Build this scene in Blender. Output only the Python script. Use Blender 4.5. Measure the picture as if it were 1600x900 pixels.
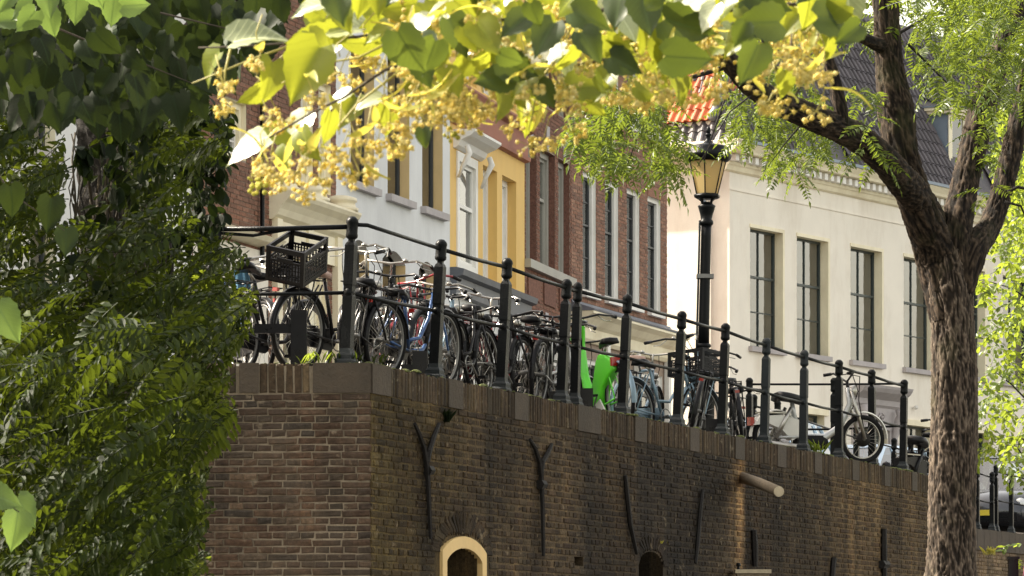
import bpy, math, random
from mathutils import Vector, Matrix, noise
R = random.Random(11)
for o in list(bpy.data.objects): bpy.data.objects.remove(o)
scene = bpy.context.scene
COL = scene.collection
rad = math.radians

# ------------------------------------------------------------------ camera
FPX, HZ = 6000.0, 1035.0          # focal length in photo pixels, height of the horizon in the photo
cam_d = bpy.data.cameras.new('camera'); cam = bpy.data.objects.new('camera', cam_d); COL.objects.link(cam)
cam.location = (0, 0, 0); cam.rotation_euler = (rad(90), 0, 0)
cam_d.sensor_width = 36; cam_d.lens = 36*FPX/1600; cam_d.shift_y = (HZ-450)/1600
cam_d.clip_start = 0.5; cam_d.clip_end = 3000
cam_d.dof.use_dof = True; cam_d.dof.focus_distance = 38; cam_d.dof.aperture_fstop = 30
scene.camera = cam
# ------------------------------------------------------------------ light
SUN = Vector((-0.70, 0.24, 0.67)).normalized()      # towards the sun
w = bpy.data.worlds.new('World'); scene.world = w; w.use_nodes = True
nt = w.node_tree; nt.nodes.clear()
sky = nt.nodes.new('ShaderNodeTexSky'); sky.sky_type = 'NISHITA'; sky.sun_disc = False
sky.sun_elevation = math.asin(SUN.z); sky.sun_rotation = math.atan2(SUN.x, SUN.y)
sky.air_density = 1.3; sky.dust_density = 3.0; sky.ozone_density = 0.7
bg = nt.nodes.new('ShaderNodeBackground'); bg.inputs[1].default_value = 0.15
wo = nt.nodes.new('ShaderNodeOutputWorld')
hs = nt.nodes.new('ShaderNodeHueSaturation'); hs.inputs['Saturation'].default_value = .42
mxs = nt.nodes.new('ShaderNodeMix'); mxs.data_type = 'RGBA'; mxs.blend_type = 'MULTIPLY'; mxs.inputs[0].default_value = 1; mxs.inputs[7].default_value = (1.12, 1.0, .85, 1)
nt.links.new(sky.outputs[0], hs.inputs['Color']); nt.links.new(hs.outputs[0], mxs.inputs[6]); nt.links.new(mxs.outputs[2], bg.inputs[0]); nt.links.new(bg.outputs[0], wo.inputs[0])
sl = bpy.data.lights.new('sun', 'SUN'); sl.energy = 5.0; sl.angle = rad(0.6); sl.color = (1, .91, .76)
so = bpy.data.objects.new('sun', sl); COL.objects.link(so)
so.rotation_euler = SUN.to_track_quat('Z', 'Y').to_euler()
scene.view_settings.view_transform = 'Standard'; scene.view_settings.look = 'None'
scene.view_settings.exposure = 1.58; scene.view_settings.gamma = 1
scene.render.engine = 'CYCLES'
scene.cycles.max_bounces = 8; scene.cycles.transparent_max_bounces = 16

# ------------------------------------------------------------------ helpers
def P(px, py, s): return Vector(((px-800)/s, FPX/s, (HZ-py)/s))   # photo pixel at a scale of s pixels per metre
ORG = {}
def org(o): return ORG.get(o.name, Vector((0, 0, 0))) if o else Vector((0, 0, 0))
def thing(name, label, cat, loc=(0, 0, 0), rz=0, group=None, local=False):
    o = bpy.data.objects.new(name, None); COL.objects.link(o)
    o.location = loc; o.rotation_euler = (0, 0, rz); o.empty_display_size = .2
    ORG[o.name] = Vector((0, 0, 0)) if local else Vector(loc)
    o['label'] = label; o['category'] = cat
    if group: o['group'] = group
    return o
def tag(o, label, cat, group=None):
    o['label'] = label; o['category'] = cat
    if group: o['group'] = group
    return o
class MB:
    def __init__(s): s.v = []; s.f = []; s.m = []; s.r = []
    def add(s, vs, fs, m=0, r=None):
        n = len(s.v); s.v += [tuple(p) for p in vs]
        r = R.random() if r is None else r
        for f in fs: s.f.append(tuple(i+n for i in f)); s.m.append(m); s.r.append(r)
    def box(s, c, d, M=None, m=0, r=None):
        c = Vector(c); x, y, z = [k/2 for k in d]
        vs = [Vector((a*x, b*y, e*z)) for e in (-1, 1) for b in (-1, 1) for a in (-1, 1)]
        if M: vs = [M @ p for p in vs]
        s.add([c+p for p in vs], [(0, 2, 3, 1), (4, 5, 7, 6), (0, 1, 5, 4), (2, 6, 7, 3), (0, 4, 6, 2), (1, 3, 7, 5)], m, r)
    def obox(s, F, u0, u1, z0, z1, d0, d1, m=0, r=None):       # box on a facade frame
        vs = [F.pt(u, z, d) for z in (z0, z1) for d in (d0, d1) for u in (u0, u1)]
        s.add(vs, [(0, 1, 3, 2), (4, 6, 7, 5), (0, 4, 5, 1), (2, 3, 7, 6), (0, 2, 6, 4), (1, 5, 7, 3)], m, r)
    def tube(s, pts, rr, n=8, m=0, r=None, caps=True, flat=1.0):
        pts = [Vector(p) for p in pts]
        if not isinstance(rr, (list, tuple)): rr = [rr]*len(pts)
        vs = []; up = None
        for i, p in enumerate(pts):
            t = (pts[min(i+1, len(pts)-1)]-pts[max(i-1, 0)])
            if t.length < 1e-9: t = Vector((0, 0, 1))
            t.normalize()
            if up is None:
                up = Vector((0, 0, 1)) if abs(t.z) < .9 else Vector((0, 1, 0))
            a = t.cross(up)
            if a.length < 1e-6: a = t.cross(Vector((1, 0, 0)))
            a.normalize(); b = a.cross(t).normalized(); up = b
            for k in range(n):
                an = 2*math.pi*k/n
                vs.append(p + a*math.cos(an)*rr[i] + b*math.sin(an)*rr[i]*flat)
        fs = []
        for i in range(len(pts)-1):
            for k in range(n):
                k2 = (k+1) % n
                fs.append((i*n+k, i*n+k2, (i+1)*n+k2, (i+1)*n+k))
        if caps: fs += [tuple(range(n))[::-1], tuple(range((len(pts)-1)*n, len(pts)*n))]
        s.add(vs, fs, m, r)
    def lathe(s, prof, c, n=16, m=0, M=None, r=None, rot=0):
        c = Vector(c); vs = []; fs = []
        for (q, z) in prof:
            for k in range(n):
                a = 2*math.pi*(k/n)+rot; p = Vector((q*math.cos(a), q*math.sin(a), z))
                vs.append(c + (M @ p if M else p))
        for i in range(len(prof)-1):
            for k in range(n):
                k2 = (k+1) % n; fs.append((i*n+k, i*n+k2, (i+1)*n+k2, (i+1)*n+k))
        fs += [tuple(range(n))[::-1], tuple(range((len(prof)-1)*n, len(prof)*n))]
        s.add(vs, fs, m, r)
    def torus(s, c, Rm, rm, n=32, k=6, m=0, a0=0, a1=2*math.pi, axis='y', wid=1.0):
        full = abs(a1-a0-2*math.pi) < 1e-6; N = n if full else n+1
        vs = []; fs = []
        for i in range(N):
            a = a0+(a1-a0)*i/n
            for j in range(k):
                b = 2*math.pi*j/k; q = Rm+rm*math.cos(b)
                vs.append(Vector(c)+Vector((q*math.cos(a), rm*math.sin(b)*wid, q*math.sin(a))))
        for i in range(n):
            i2 = (i+1) % N
            for j in range(k):
                j2 = (j+1) % k; fs.append((i*k+j, i*k+j2, i2*k+j2, i2*k+j))
        s.add(vs, fs, m)
    def mesh(s, name, mats, off=Vector((0, 0, 0)), smooth=False):
        me = bpy.data.meshes.new(name)
        me.from_pydata([(x-off.x, y-off.y, z-off.z) for x, y, z in s.v], [], s.f)
        for mt in (mats if isinstance(mats, (list, tuple)) else [mats]): me.materials.append(mt)
        me.polygons.foreach_set('material_index', s.m)
        at = me.attributes.new('rnd', 'FLOAT', 'FACE'); at.data.foreach_set('value', s.r)
        if smooth: me.polygons.foreach_set('use_smooth', [True]*len(s.f))
        me.update(); return me
    def build(s, name, mats, parent=None, smooth=False, kind=None, label=None):
        off = org(parent)
        o = bpy.data.objects.new(name, s.mesh(name, mats, off, smooth)); COL.objects.link(o)
        if parent: o.parent = parent; ORG[o.name] = off
        if kind: o['kind'] = kind
        if label: o['label'] = label
        return o
def inst(me, name, parent, loc, M=None, sc=1.0):
    o = bpy.data.objects.new(name, me); COL.objects.link(o)
    if parent: o.parent = parent
    l = Vector(loc)-org(parent)
    M4 = Matrix.Translation(l)
    if M: M4 = M4 @ M.to_4x4()
    if isinstance(sc, (list, tuple)): M4 = M4 @ Matrix.Diagonal((sc[0], sc[1], sc[2], 1))
    elif sc != 1: M4 = M4 @ Matrix.Scale(sc, 4)
    o.matrix_local = M4
    return o
def copy_tree(o, parent=None):
    c = o.copy(); COL.objects.link(c); c.parent = parent
    for ch in [q for q in o.children]: copy_tree(ch, c)
    return c

class Face:                      # a vertical plane with u along it, z up, d outwards (towards the canal)
    def __init__(s, A, B):
        s.A = Vector((A[0], A[1], 0)); d = Vector((B[0]-A[0], B[1]-A[1], 0)); s.L = d.length
        s.U = d.normalized(); s.N = Vector((s.U.y, -s.U.x, 0))
        s.M = Matrix((s.U, s.N, (0, 0, 1))).transposed()
    def pt(s, u, z, d=0): return s.A + s.U*u + s.N*d + Vector((0, 0, z))
    def on(s, px, py=None, d=0):
        k = (px-800)/FPX; A = s.A + s.N*d
        u = (k*A.y - A.x)/(s.U.x - k*s.U.y); Y = A.y+u*s.U.y
        return u if py is None else (u, (HZ-py)/FPX*Y)
    def rect(s, pl, pr, yt, yb, d=0):      # opening given by its left and right px and its top and bottom at the left
        u0, z1 = s.on(pl, yt, d); _, z0 = s.on(pl, yb, d); u1 = s.on(pr, None, d)
        return (u0, u1, z0, z1)

# ------------------------------------------------------------------ materials
def newmat(name):
    m = bpy.data.materials.new(name); m.use_nodes = True; t = m.node_tree; t.nodes.clear()
    out = t.nodes.new('ShaderNodeOutputMaterial'); b = t.nodes.new('ShaderNodeBsdfPrincipled')
    t.links.new(b.outputs[0], out.inputs[0]); return m, t, b, out
def nd(t, ty, **kw):
    n = t.nodes.new(ty)
    for k, v in kw.items():
        if k.startswith('i'): n.inputs[int(k[1:])].default_value = v
        else: setattr(n, k, v)
    return n
def sc(c, k): return (min(1, c[0]*k), min(1, c[1]*k), min(1, c[2]*k), 1)
def noisef(t, scale, detail=4, vec=None, rough=.6):
    n = nd(t, 'ShaderNodeTexNoise'); n.inputs['Scale'].default_value = scale; n.inputs['Detail'].default_value = detail
    n.inputs['Roughness'].default_value = rough
    if vec is not None: t.links.new(vec, n.inputs['Vector'])
    return n
def stretched(t, vec, s):
    m = nd(t, 'ShaderNodeMapping'); m.inputs['Scale'].default_value = s; t.links.new(vec, m.inputs['Vector']); return m.outputs[0]
def rndnode(t):
    a = nd(t, 'ShaderNodeAttribute'); a.attribute_name = 'rnd'
    oi = nd(t, 'ShaderNodeObjectInfo')
    s = nd(t, 'ShaderNodeMath', operation='ADD'); t.links.new(a.outputs['Fac'], s.inputs[0]); t.links.new(oi.outputs['Random'], s.inputs[1])
    f = nd(t, 'ShaderNodeMath', operation='FRACT'); t.links.new(s.outputs[0], f.inputs[0]); return f.outputs[0]
def mix(t, fac, a, b, blend='MIX'):
    m = nd(t, 'ShaderNodeMix', data_type='RGBA', blend_type=blend)
    for s_, v in ((m.inputs[0], fac), (m.inputs[6], a), (m.inputs[7], b)):
        if hasattr(v, 'links'): t.links.new(v, s_)
        else: s_.default_value = v
    return m.outputs[2]
def ramp(t, fac, stops, interp='LINEAR'):
    r = nd(t, 'ShaderNodeValToRGB'); r.color_ramp.interpolation = interp
    e = r.color_ramp.elements
    e[1].position = stops[-1][0]; e[1].color = (*stops[-1][1][:3], 1); e[0].position = stops[0][0]; e[0].color = (*stops[0][1][:3], 1)
    for p, c in stops[1:-1]: q_ = e.new(p); q_.color = (*c[:3], 1)
    t.links.new(fac, r.inputs[0]); return r.outputs[0]
def pm(name, col, rough=.6, metal=0, var=.18, scale=6, bump=0, bscale=40, rv=0.0, dirt=None, dscale=1.2, damt=.5, stretch=None, coat=0, spec=.5):
    m, t, b, out = newmat(name)
    g = nd(t, 'ShaderNodeNewGeometry').outputs['Position']
    tc = nd(t, 'ShaderNodeTexCoord').outputs['Object']
    vec = tc
    if stretch: vec = stretched(t, tc, stretch)
    n = noisef(t, scale, 5, vec)
    c = mix(t, n.outputs['Fac'], sc(col, 1-var*1.6), sc(col, 1+var*1.6))
    if rv:
        r = rndnode(t); c2 = mix(t, r, sc((1-rv,)*3, 1), (1, 1, 1, 1)); c = mix(t, 1.0, c, c2, 'MULTIPLY')
    if dirt:
        d = noisef(t, dscale, 6, stretched(t, tc, (1, 1, .35)), .7)
        k = ramp(t, d.outputs['Fac'], [(.46, (0, 0, 0)), (.68, (1, 1, 1))])
        kk = nd(t, 'ShaderNodeMath', operation='MULTIPLY', i1=damt); t.links.new(k, kk.inputs[0])
        c = mix(t, kk.outputs[0], c, (*dirt, 1))
    t.links.new(c, b.inputs['Base Color'])
    rr = nd(t, 'ShaderNodeMapRange'); rr.inputs[3].default_value = max(.03, rough-.12); rr.inputs[4].default_value = min(1, rough+.12)
    t.links.new(n.outputs['Fac'], rr.inputs[0]); t.links.new(rr.outputs[0], b.inputs['Roughness'])
    b.inputs['Metallic'].default_value = metal; b.inputs['Specular IOR Level'].default_value = spec
    if coat: b.inputs['Coat Weight'].default_value = coat; b.inputs['Coat Roughness'].default_value = .08
    if bump:
        bn = noisef(t, bscale, 6, vec, .65); bp = nd(t, 'ShaderNodeBump'); bp.inputs['Strength'].default_value = bump; bp.inputs['Distance'].default_value = .02
        t.links.new(bn.outputs['Fac'], bp.inputs['Height']); t.links.new(bp.outputs[0], b.inputs['Normal'])
    return m
def brickmat(name, pal, stain=None, F=None, stops=None, vstreak=.0, bump=.6, lightspot=None):
    m, t, b, out = newmat(name)
    pos = nd(t, 'ShaderNodeNewGeometry').outputs['Position']
    r = rndnode(t)
    c = ramp(t, r, [((i+.5)/len(pal), p) for i, p in enumerate(pal)])
    n = noisef(t, 28, 6, pos, .7)
    c = mix(t, 1.0, c, ramp(t, n.outputs['Fac'], [(.3, (.5, .5, .5)), (.7, (1.55, 1.5, 1.4))]), 'MULTIPLY')
    if name in ('quay_mortar', 'quay_brick', 'left_brick', 'cope_brick', 'low_brick'):
        g1 = noisef(t, .8, 5, pos, .6); g2 = noisef(t, 1, 4, stretched(t, pos, (3.5, 3.5, .35)), .6)
        c = mix(t, 1.0, c, ramp(t, g1.outputs['Fac'], [(.35, (.55, .55, .55)), (.65, (1.3, 1.28, 1.2))]), 'MULTIPLY')
        c = mix(t, 1.0, c, ramp(t, g2.outputs['Fac'], [(.35, (.62, .62, .60)), (.6, (1.15, 1.13, 1.08)), (.72, (1.7, 1.55, 1.25))]), 'MULTIPLY')
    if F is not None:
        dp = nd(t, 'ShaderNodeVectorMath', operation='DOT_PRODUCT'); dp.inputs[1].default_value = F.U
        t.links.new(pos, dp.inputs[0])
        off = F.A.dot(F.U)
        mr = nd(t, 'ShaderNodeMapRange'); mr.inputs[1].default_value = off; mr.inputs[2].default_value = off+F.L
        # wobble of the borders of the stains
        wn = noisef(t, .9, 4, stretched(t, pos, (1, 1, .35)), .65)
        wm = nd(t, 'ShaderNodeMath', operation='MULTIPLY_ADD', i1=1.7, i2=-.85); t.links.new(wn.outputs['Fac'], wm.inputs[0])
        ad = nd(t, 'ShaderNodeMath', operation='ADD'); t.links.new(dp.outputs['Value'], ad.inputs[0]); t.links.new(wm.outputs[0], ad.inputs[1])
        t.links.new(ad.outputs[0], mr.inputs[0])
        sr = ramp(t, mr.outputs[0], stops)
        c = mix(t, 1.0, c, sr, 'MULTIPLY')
    if stain and F is None:
        d = noisef(t, 1.3, 6, stretched(t, pos, (1.6, 1.6, .5)), .7)
        k = ramp(t, d.outputs['Fac'], [(.45, (0, 0, 0)), (.66, (.75, .75, .75))])
        c = mix(t, k, c, (*stain, 1))
    if lightspot:
        d = noisef(t, 9, 4, pos, .6)
        k = ramp(t, d.outputs['Fac'], [(.62, (0, 0, 0)), (.72, (.6, .6, .6))])
        c = mix(t, k, c, (*lightspot, 1))
    t.links.new(c, b.inputs['Base Color']); b.inputs['Roughness'].default_value = .85; b.inputs['Specular IOR Level'].default_value = .25
    bn = noisef(t, 55, 6, pos, .7); bp = nd(t, 'ShaderNodeBump'); bp.inputs['Strength'].default_value = bump; bp.inputs['Distance'].default_value = .012
    t.links.new(bn.outputs['Fac'], bp.inputs['Height']); t.links.new(bp.outputs[0], b.inputs['Normal'])
    return m
def leafmat(name, c1, c2, tr, tw=.45, rough=.38, veins=False, spec=.5):
    m, t, b, out = newmat(name)
    r = rndnode(t)
    c = mix(t, r, (*c1, 1), (*c2, 1)); ct = mix(t, r, (*[k*.75 for k in tr], 1), (*tr, 1))
    tc = nd(t, 'ShaderNodeTexCoord')
    if veins:
        sx = nd(t, 'ShaderNodeSeparateXYZ'); t.links.new(tc.outputs['UV'], sx.inputs[0])
        ab = nd(t, 'ShaderNodeMath', operation='ABSOLUTE'); t.links.new(sx.outputs[1], ab.inputs[0])
        mu = nd(t, 'ShaderNodeMath', operation='MULTIPLY_ADD', i1=-.5); t.links.new(ab.outputs[0], mu.inputs[0]); t.links.new(sx.outputs[0], mu.inputs[2])
        m7 = nd(t, 'ShaderNodeMath', operation='MULTIPLY', i1=8.0); t.links.new(mu.outputs[0], m7.inputs[0])
        fr = nd(t, 'ShaderNodeMath', operation='PINGPONG', i1=.5); t.links.new(m7.outputs[0], fr.inputs[0])
        v1 = ramp(t, fr.outputs[0], [(.0, (1, 1, 1)), (.07, (0, 0, 0))]); v2 = ramp(t, ab.outputs[0], [(.03, (1, 1, 1)), (.06, (0, 0, 0))])
        vv = mix(t, 1.0, v1, v2, 'LIGHTEN')
        vk = nd(t, 'ShaderNodeMath', operation='MULTIPLY', i1=.8); t.links.new(vv, vk.inputs[0])
        c = mix(t, vk.outputs[0], c, sc(c2, 2.0)); ct = mix(t, vk.outputs[0], ct, sc(tr, .35))
    n = noisef(t, 14, 4, tc.outputs['Object'])
    c = mix(t, 1.0, c, ramp(t, n.outputs['Fac'], [(.3, (.75, .75, .75)), (.7, (1.2, 1.2, 1.2))]), 'MULTIPLY')
    t.links.new(c, b.inputs['Base Color']); b.inputs['Roughness'].default_value = rough; b.inputs['Specular IOR Level'].default_value = spec
    tl = nd(t, 'ShaderNodeBsdfTranslucent'); t.links.new(ct, tl.inputs[0])
    ms = nd(t, 'ShaderNodeMixShader'); ms.inputs[0].default_value = tw
    t.links.new(b.outputs[0], ms.inputs[1]); t.links.new(tl.outputs[0], ms.inputs[2]); t.links.new(ms.outputs[0], out.inputs[0])
    return m
def glassmat(name, tint=(.9, .95, .95), refl=.10):
    m, t, b, out = newmat(name)
    tr = nd(t, 'ShaderNodeBsdfTransparent'); tr.inputs[0].default_value = (*tint, 1)
    gl = nd(t, 'ShaderNodeBsdfGlossy'); gl.inputs['Roughness'].default_value = .03
    nn = noisef(t, 2.5, 2, nd(t, 'ShaderNodeNewGeometry').outputs['Position']); bp = nd(t, 'ShaderNodeBump'); bp.inputs['Strength'].default_value = .12; bp.inputs['Distance'].default_value = .03
    t.links.new(nn.outputs['Fac'], bp.inputs['Height']); t.links.new(bp.outputs[0], gl.inputs['Normal'])
    fr = nd(t, 'ShaderNodeFresnel'); fr.inputs[0].default_value = 1.5
    ad = nd(t, 'ShaderNodeMath', operation='MULTIPLY_ADD', i1=1.3, i2=refl); t.links.new(fr.outputs[0], ad.inputs[0]); ad.use_clamp = True
    ms = nd(t, 'ShaderNodeMixShader'); t.links.new(ad.outputs[0], ms.inputs[0]); t.links.new(tr.outputs[0], ms.inputs[1]); t.links.new(gl.outputs[0], ms.inputs[2])
    t.links.new(ms.outputs[0], out.inputs[0]); return m

# quay geometry in plan
ZQ = 2.40
C0 = (-1.13, 30.83)
_s = (HZ-742)/2.40; C1 = ((1450-800)/_s, FPX/_s)
QR = Face(C0, C1)                              # long quay wall running away to the right
QL = Face((-7.5, 30.83), C0)                   # short wall facing the camera
W2A = P(1437, 0, 101.0); W2B = P(1680, 0, 88.0)
Q2 = Face((W2A.x, W2A.y), (W2B.x, W2B.y)); ZQ2 = 2.17

M = {}
M['iron'] = pm('iron', (.004, .005, .006), .33, 0, .3, 9, .25, 60, dirt=(.014, .015, .014), damt=.3, spec=.14)
M['iron_grey'] = pm('iron_grey', (.020, .025, .028), .5, 0, .25, 8, .3, 50, dirt=(.035, .037, .035), damt=.5, spec=.2)
M['rust'] = pm('rust', (.009, .007, .006), .7, .2, .4, 14, .5, 60)
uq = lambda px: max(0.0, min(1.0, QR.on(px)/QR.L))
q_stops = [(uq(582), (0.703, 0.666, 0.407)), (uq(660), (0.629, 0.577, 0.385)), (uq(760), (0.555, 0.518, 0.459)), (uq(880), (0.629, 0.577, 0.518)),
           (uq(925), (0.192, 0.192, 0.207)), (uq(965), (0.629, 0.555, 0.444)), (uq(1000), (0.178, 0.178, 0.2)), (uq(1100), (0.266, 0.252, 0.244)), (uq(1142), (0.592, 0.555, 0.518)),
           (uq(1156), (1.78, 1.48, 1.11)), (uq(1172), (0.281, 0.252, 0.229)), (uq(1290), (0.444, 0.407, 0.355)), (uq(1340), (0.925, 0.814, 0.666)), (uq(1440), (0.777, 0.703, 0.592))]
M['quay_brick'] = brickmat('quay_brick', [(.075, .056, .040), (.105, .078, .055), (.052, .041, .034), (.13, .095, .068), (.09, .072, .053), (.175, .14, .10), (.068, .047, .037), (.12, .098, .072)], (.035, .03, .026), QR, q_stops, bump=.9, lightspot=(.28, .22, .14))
M['left_brick'] = brickmat('left_brick', [(.068, .044, .034), (.09, .060, .046), (.052, .038, .033), (.08, .050, .038), (.125, .09, .07), (.042, .036, .034), (.066, .051, .042)], (.085, .068, .052), bump=.9, lightspot=(.3, .24, .17))
M['mortar_left'] = pm('mortar_left', (.29, .235, .17), .95, 0, .3, 14, .8, 40, dirt=(.12, .10, .075), dscale=1.6, damt=.7)
M['mortar_right'] = pm('mortar_right', (.17, .14, .10), .95, 0, .35, 14, .8, 40, dirt=(.035, .03, .026), dscale=1.2, damt=.85)
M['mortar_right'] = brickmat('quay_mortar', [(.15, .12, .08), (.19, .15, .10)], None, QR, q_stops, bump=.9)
M['cope_brick'] = brickmat('cope_brick', [(.065, .046, .032), (.095, .068, .048), (.05, .036, .027), (.12, .09, .06)], (.05, .042, .03), bump=.8, lightspot=(.3, .25, .17))
M['cope_stone'] = pm('cope_stone', (.078, .060, .043), .85, 0, .35, 5, .9, 30, dirt=(.05, .04, .028), damt=.7)
M['moss'] = pm('moss', (.09, .105, .025), .95, 0, .5, 30, .6, 80)
M['e_brick'] = brickmat('e_brick', [(.26, .135, .095), (.34, .20, .145), (.22, .12, .09), (.29, .165, .12), (.20, .12, .095)], bump=.4)
M['d_brick'] = brickmat('d_brick', [(.20, .095, .065), (.24, .12, .085), (.15, .075, .06), (.21, .11, .08)], bump=.4)
M['a_brick'] = brickmat('a_brick', [(.22, .11, .075), (.26, .14, .10), (.16, .085, .06), (.2, .11, .08)], bump=.4)
M['mortar_house'] = pm('mortar_house', (.30, .23, .18), .95, 0, .2, 10, .4, 40)
M['plaster_cream'] = pm('plaster_cream', (.86, .81, .71), .85, 0, .07, 1.1, .2, 30, dirt=(.66, .59, .48), dscale=1.1, damt=.6)
M['plaster_blue'] = pm('plaster_blue', (.72, .735, .74), .85, 0, .05, 1.2, .15, 30, dirt=(.45, .46, .47), dscale=.6, damt=.5)
M['plaster_yellow'] = pm('plaster_yellow', (.78, .52, .17), .8, 0, .06, 1.5, .1, 30, dirt=(.6, .38, .13), dscale=.8, damt=.45)
M['plaster_white'] = pm('plaster_white', (.72, .72, .70), .8, 0, .05, 2, .1, 30, dirt=(.5, .49, .46), damt=.4)
M['cream_trim'] = pm('cream_trim', (.88, .81, .60), .55, 0, .07, 4, .08, 40, dirt=(.48, .38, .22), damt=.4)
M['ochre_trim'] = pm('ochre_trim', (.70, .52, .26), .55, 0, .08, 4, .08, 40, dirt=(.5, .36, .17), damt=.4)
M['white_paint'] = pm('white_paint', (.80, .79, .75), .45, 0, .05, 4, .05, 40, dirt=(.55, .52, .46), damt=.35)
M['grey_paint'] = pm('grey_paint', (.36, .35, .31), .5, 0, .08, 4, .05, 40, dirt=(.2, .19, .17), damt=.4)
M['slate_paint'] = pm('slate_paint', (.10, .11, .13), .5, 0, .15, 4, .1, 40, dirt=(.05, .05, .055), damt=.5)
M['green_sash'] = pm('green_sash', (.030, .045, .045), .35, 0, .15, 4)
M['dark_sash'] = pm('dark_sash', (.04, .045, .05), .4, 0, .15, 4)
M['stone_sill'] = pm('stone_sill', (.45, .42, .42), .75, 0, .12, 6, .3, 40, dirt=(.28, .26, .26), damt=.5)
M['terracotta'] = pm('terracotta', (.36, .15, .10), .75, 0, .12, 3, .25, 40, dirt=(.2, .09, .07), damt=.5)
M['lead'] = pm('lead', (.18, .19, .22), .6, .3, .2, 5, .2, 30, dirt=(.3, .3, .32), damt=.5)
M['roof_tile'] = pm('roof_tile', (.085, .075, .085), .55, 0, .3, 5, .4, 60, rv=.5, dirt=(.14, .12, .11), dscale=4, damt=.6)
M['orange_tile'] = pm('orange_tile', (.62, .15, .045), .6, 0, .2, 5, .3, 60, rv=.4, dirt=(.25, .09, .05), dscale=4, damt=.5)
M['zinc'] = pm('zinc', (.22, .27, .33), .45, .3, .1, 2, .1, 20, dirt=(.12, .15, .18), damt=.4)
M['glass'] = glassmat('glass', (.95, 1.0, .95), .20); M['dark_glass'] = glassmat('dark_glass', (.5, .55, .55), .12)
M['room'] = pm('room', (.045, .042, .038), .9, 0, .3, 2)  # near black backing sheets; the dark of unlit rooms put into the colour
M['curtain'] = pm('curtain', (.68, .64, .54), .9, 0, .12, 3, .0, 10, stretch=(9, 9, .6))
M['curtain_white'] = pm('curtain_white', (.74, .74, .70), .9, 0, .14, 3, stretch=(9, 9, .6))
M['orange_sign'] = pm('orange_sign', (.75, .16, .04), .6, 0, .25, 12)
M['bark_dark'] = pm('bark_dark', (.012, .009, .007), .95, 0, .4, 8, .9, 30)
M['stem'] = pm('stem', (.05, .038, .022), .8, 0, .3, 10)
M['twig_green'] = pm('twig_green', (.34, .30, .07), .6, 0, .2, 12)
M['twig_brown'] = pm('twig_brown', (.06, .045, .03), .8, 0, .3, 12, .4)
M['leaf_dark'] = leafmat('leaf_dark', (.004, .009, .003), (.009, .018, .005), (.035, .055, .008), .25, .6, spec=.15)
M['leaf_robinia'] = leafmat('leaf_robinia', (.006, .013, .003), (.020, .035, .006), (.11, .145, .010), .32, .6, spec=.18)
M['leaf_locust'] = leafmat('leaf_locust', (.028, .055, .010), (.065, .105, .018), (.24, .31, .03), .42, .45, spec=.35)
M['leaf_bright'] = leafmat('leaf_bright', (.055, .10, .015), (.10, .15, .025), (.38, .47, .045), .5, .4)
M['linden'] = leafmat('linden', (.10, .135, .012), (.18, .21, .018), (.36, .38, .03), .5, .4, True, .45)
M['linden_glare_tint'] = leafmat('linden_glare_tint', (.20, .23, .11), (.36, .38, .22), (.35, .42, .10), .15, .3, True, 1.0)  # pale leaf copy; white glare of the waxy face put into its colour
M['leaf_lit'] = leafmat('leaf_lit', (.022, .042, .006), (.05, .075, .010), (.24, .29, .022), .4, .5, spec=.25)  # lighter copy of the compound leaf; sunlight put into its colour
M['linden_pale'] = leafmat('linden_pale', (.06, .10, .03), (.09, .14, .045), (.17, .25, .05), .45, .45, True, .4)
M['linden_dim'] = leafmat('linden_dim', (.022, .042, .012), (.045, .07, .018), (.14, .18, .02), .35, .45, True, .4)  # darker copy of the linden leaf; dimness put into its colour
M['linden_shade'] = leafmat('linden_shade', (.007, .013, .006), (.016, .027, .010), (.045, .065, .010), .25, .6, True, .2)  # darkest linden copy; the shade of the crown put into its colour
M['bract'] = leafmat('bract', (.30, .32, .06), (.40, .38, .08), (.75, .65, .10), .5, .5)
M['blossom'] = leafmat('blossom', (.72, .54, .10), (.88, .80, .40), (.85, .70, .16), .35, .6, spec=.3)
M['bud'] = leafmat('bud', (.40, .40, .05), (.55, .50, .07), (.6, .55, .08), .25, .6, spec=.3)
M['rubber'] = pm('rubber', (.009, .009, .010), .75, 0, .3, 10, spec=.2)
M['black_paint'] = pm('black_paint', (.008, .008, .010), .3, 0, .3, 10, dirt=(.03, .028, .026), damt=.3, spec=.25)
M['chrome'] = pm('chrome', (.42, .41, .38), .3, .9, .15, 8, dirt=(.25, .2, .15), dscale=10, damt=.4)
M['steel'] = pm('steel', (.20, .20, .195), .45, .6, .2, 8)
M['black_plastic'] = pm('black_plastic', (.006, .006, .007), .35, 0, .2, 10, spec=.22)
M['bike_blue'] = pm('bike_blue', (.03, .09, .25), .35, .1, .2, 10, coat=.3)
M['bike_steelblue'] = pm('bike_steelblue', (.20, .29, .36), .35, .3, .15, 10, coat=.3)
M['bike_red'] = pm('bike_red', (.24, .012, .02), .35, 0, .2, 10, coat=.3)
M['bike_white'] = pm('bike_white', (.68, .67, .62), .35, 0, .1, 10, coat=.3)
M['bike_silver'] = pm('bike_silver', (.42, .43, .43), .35, .5, .15, 10, coat=.2)
M['bike_green'] = pm('bike_green', (.10, .62, .02), .35, 0, .06, 10, coat=.4)
M['tan_saddle'] = pm('tan_saddle', (.42, .28, .23), .6, 0, .3, 20)
M['red_lens'] = pm('red_lens', (.30, .015, .010), .2, 0, .1, 10, coat=.6)
M['cloth_blue'] = pm('cloth_blue', (.16, .35, .52), .85, 0, .2, 8)
M['cobble'] = pm('cobble', (.11, .095, .085), .9, 0, .3, 7, .5, 30)
M['wharf_stone'] = pm('wharf_stone', (.13, .12, .105), .9, 0, .3, 5, .5, 30)
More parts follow.
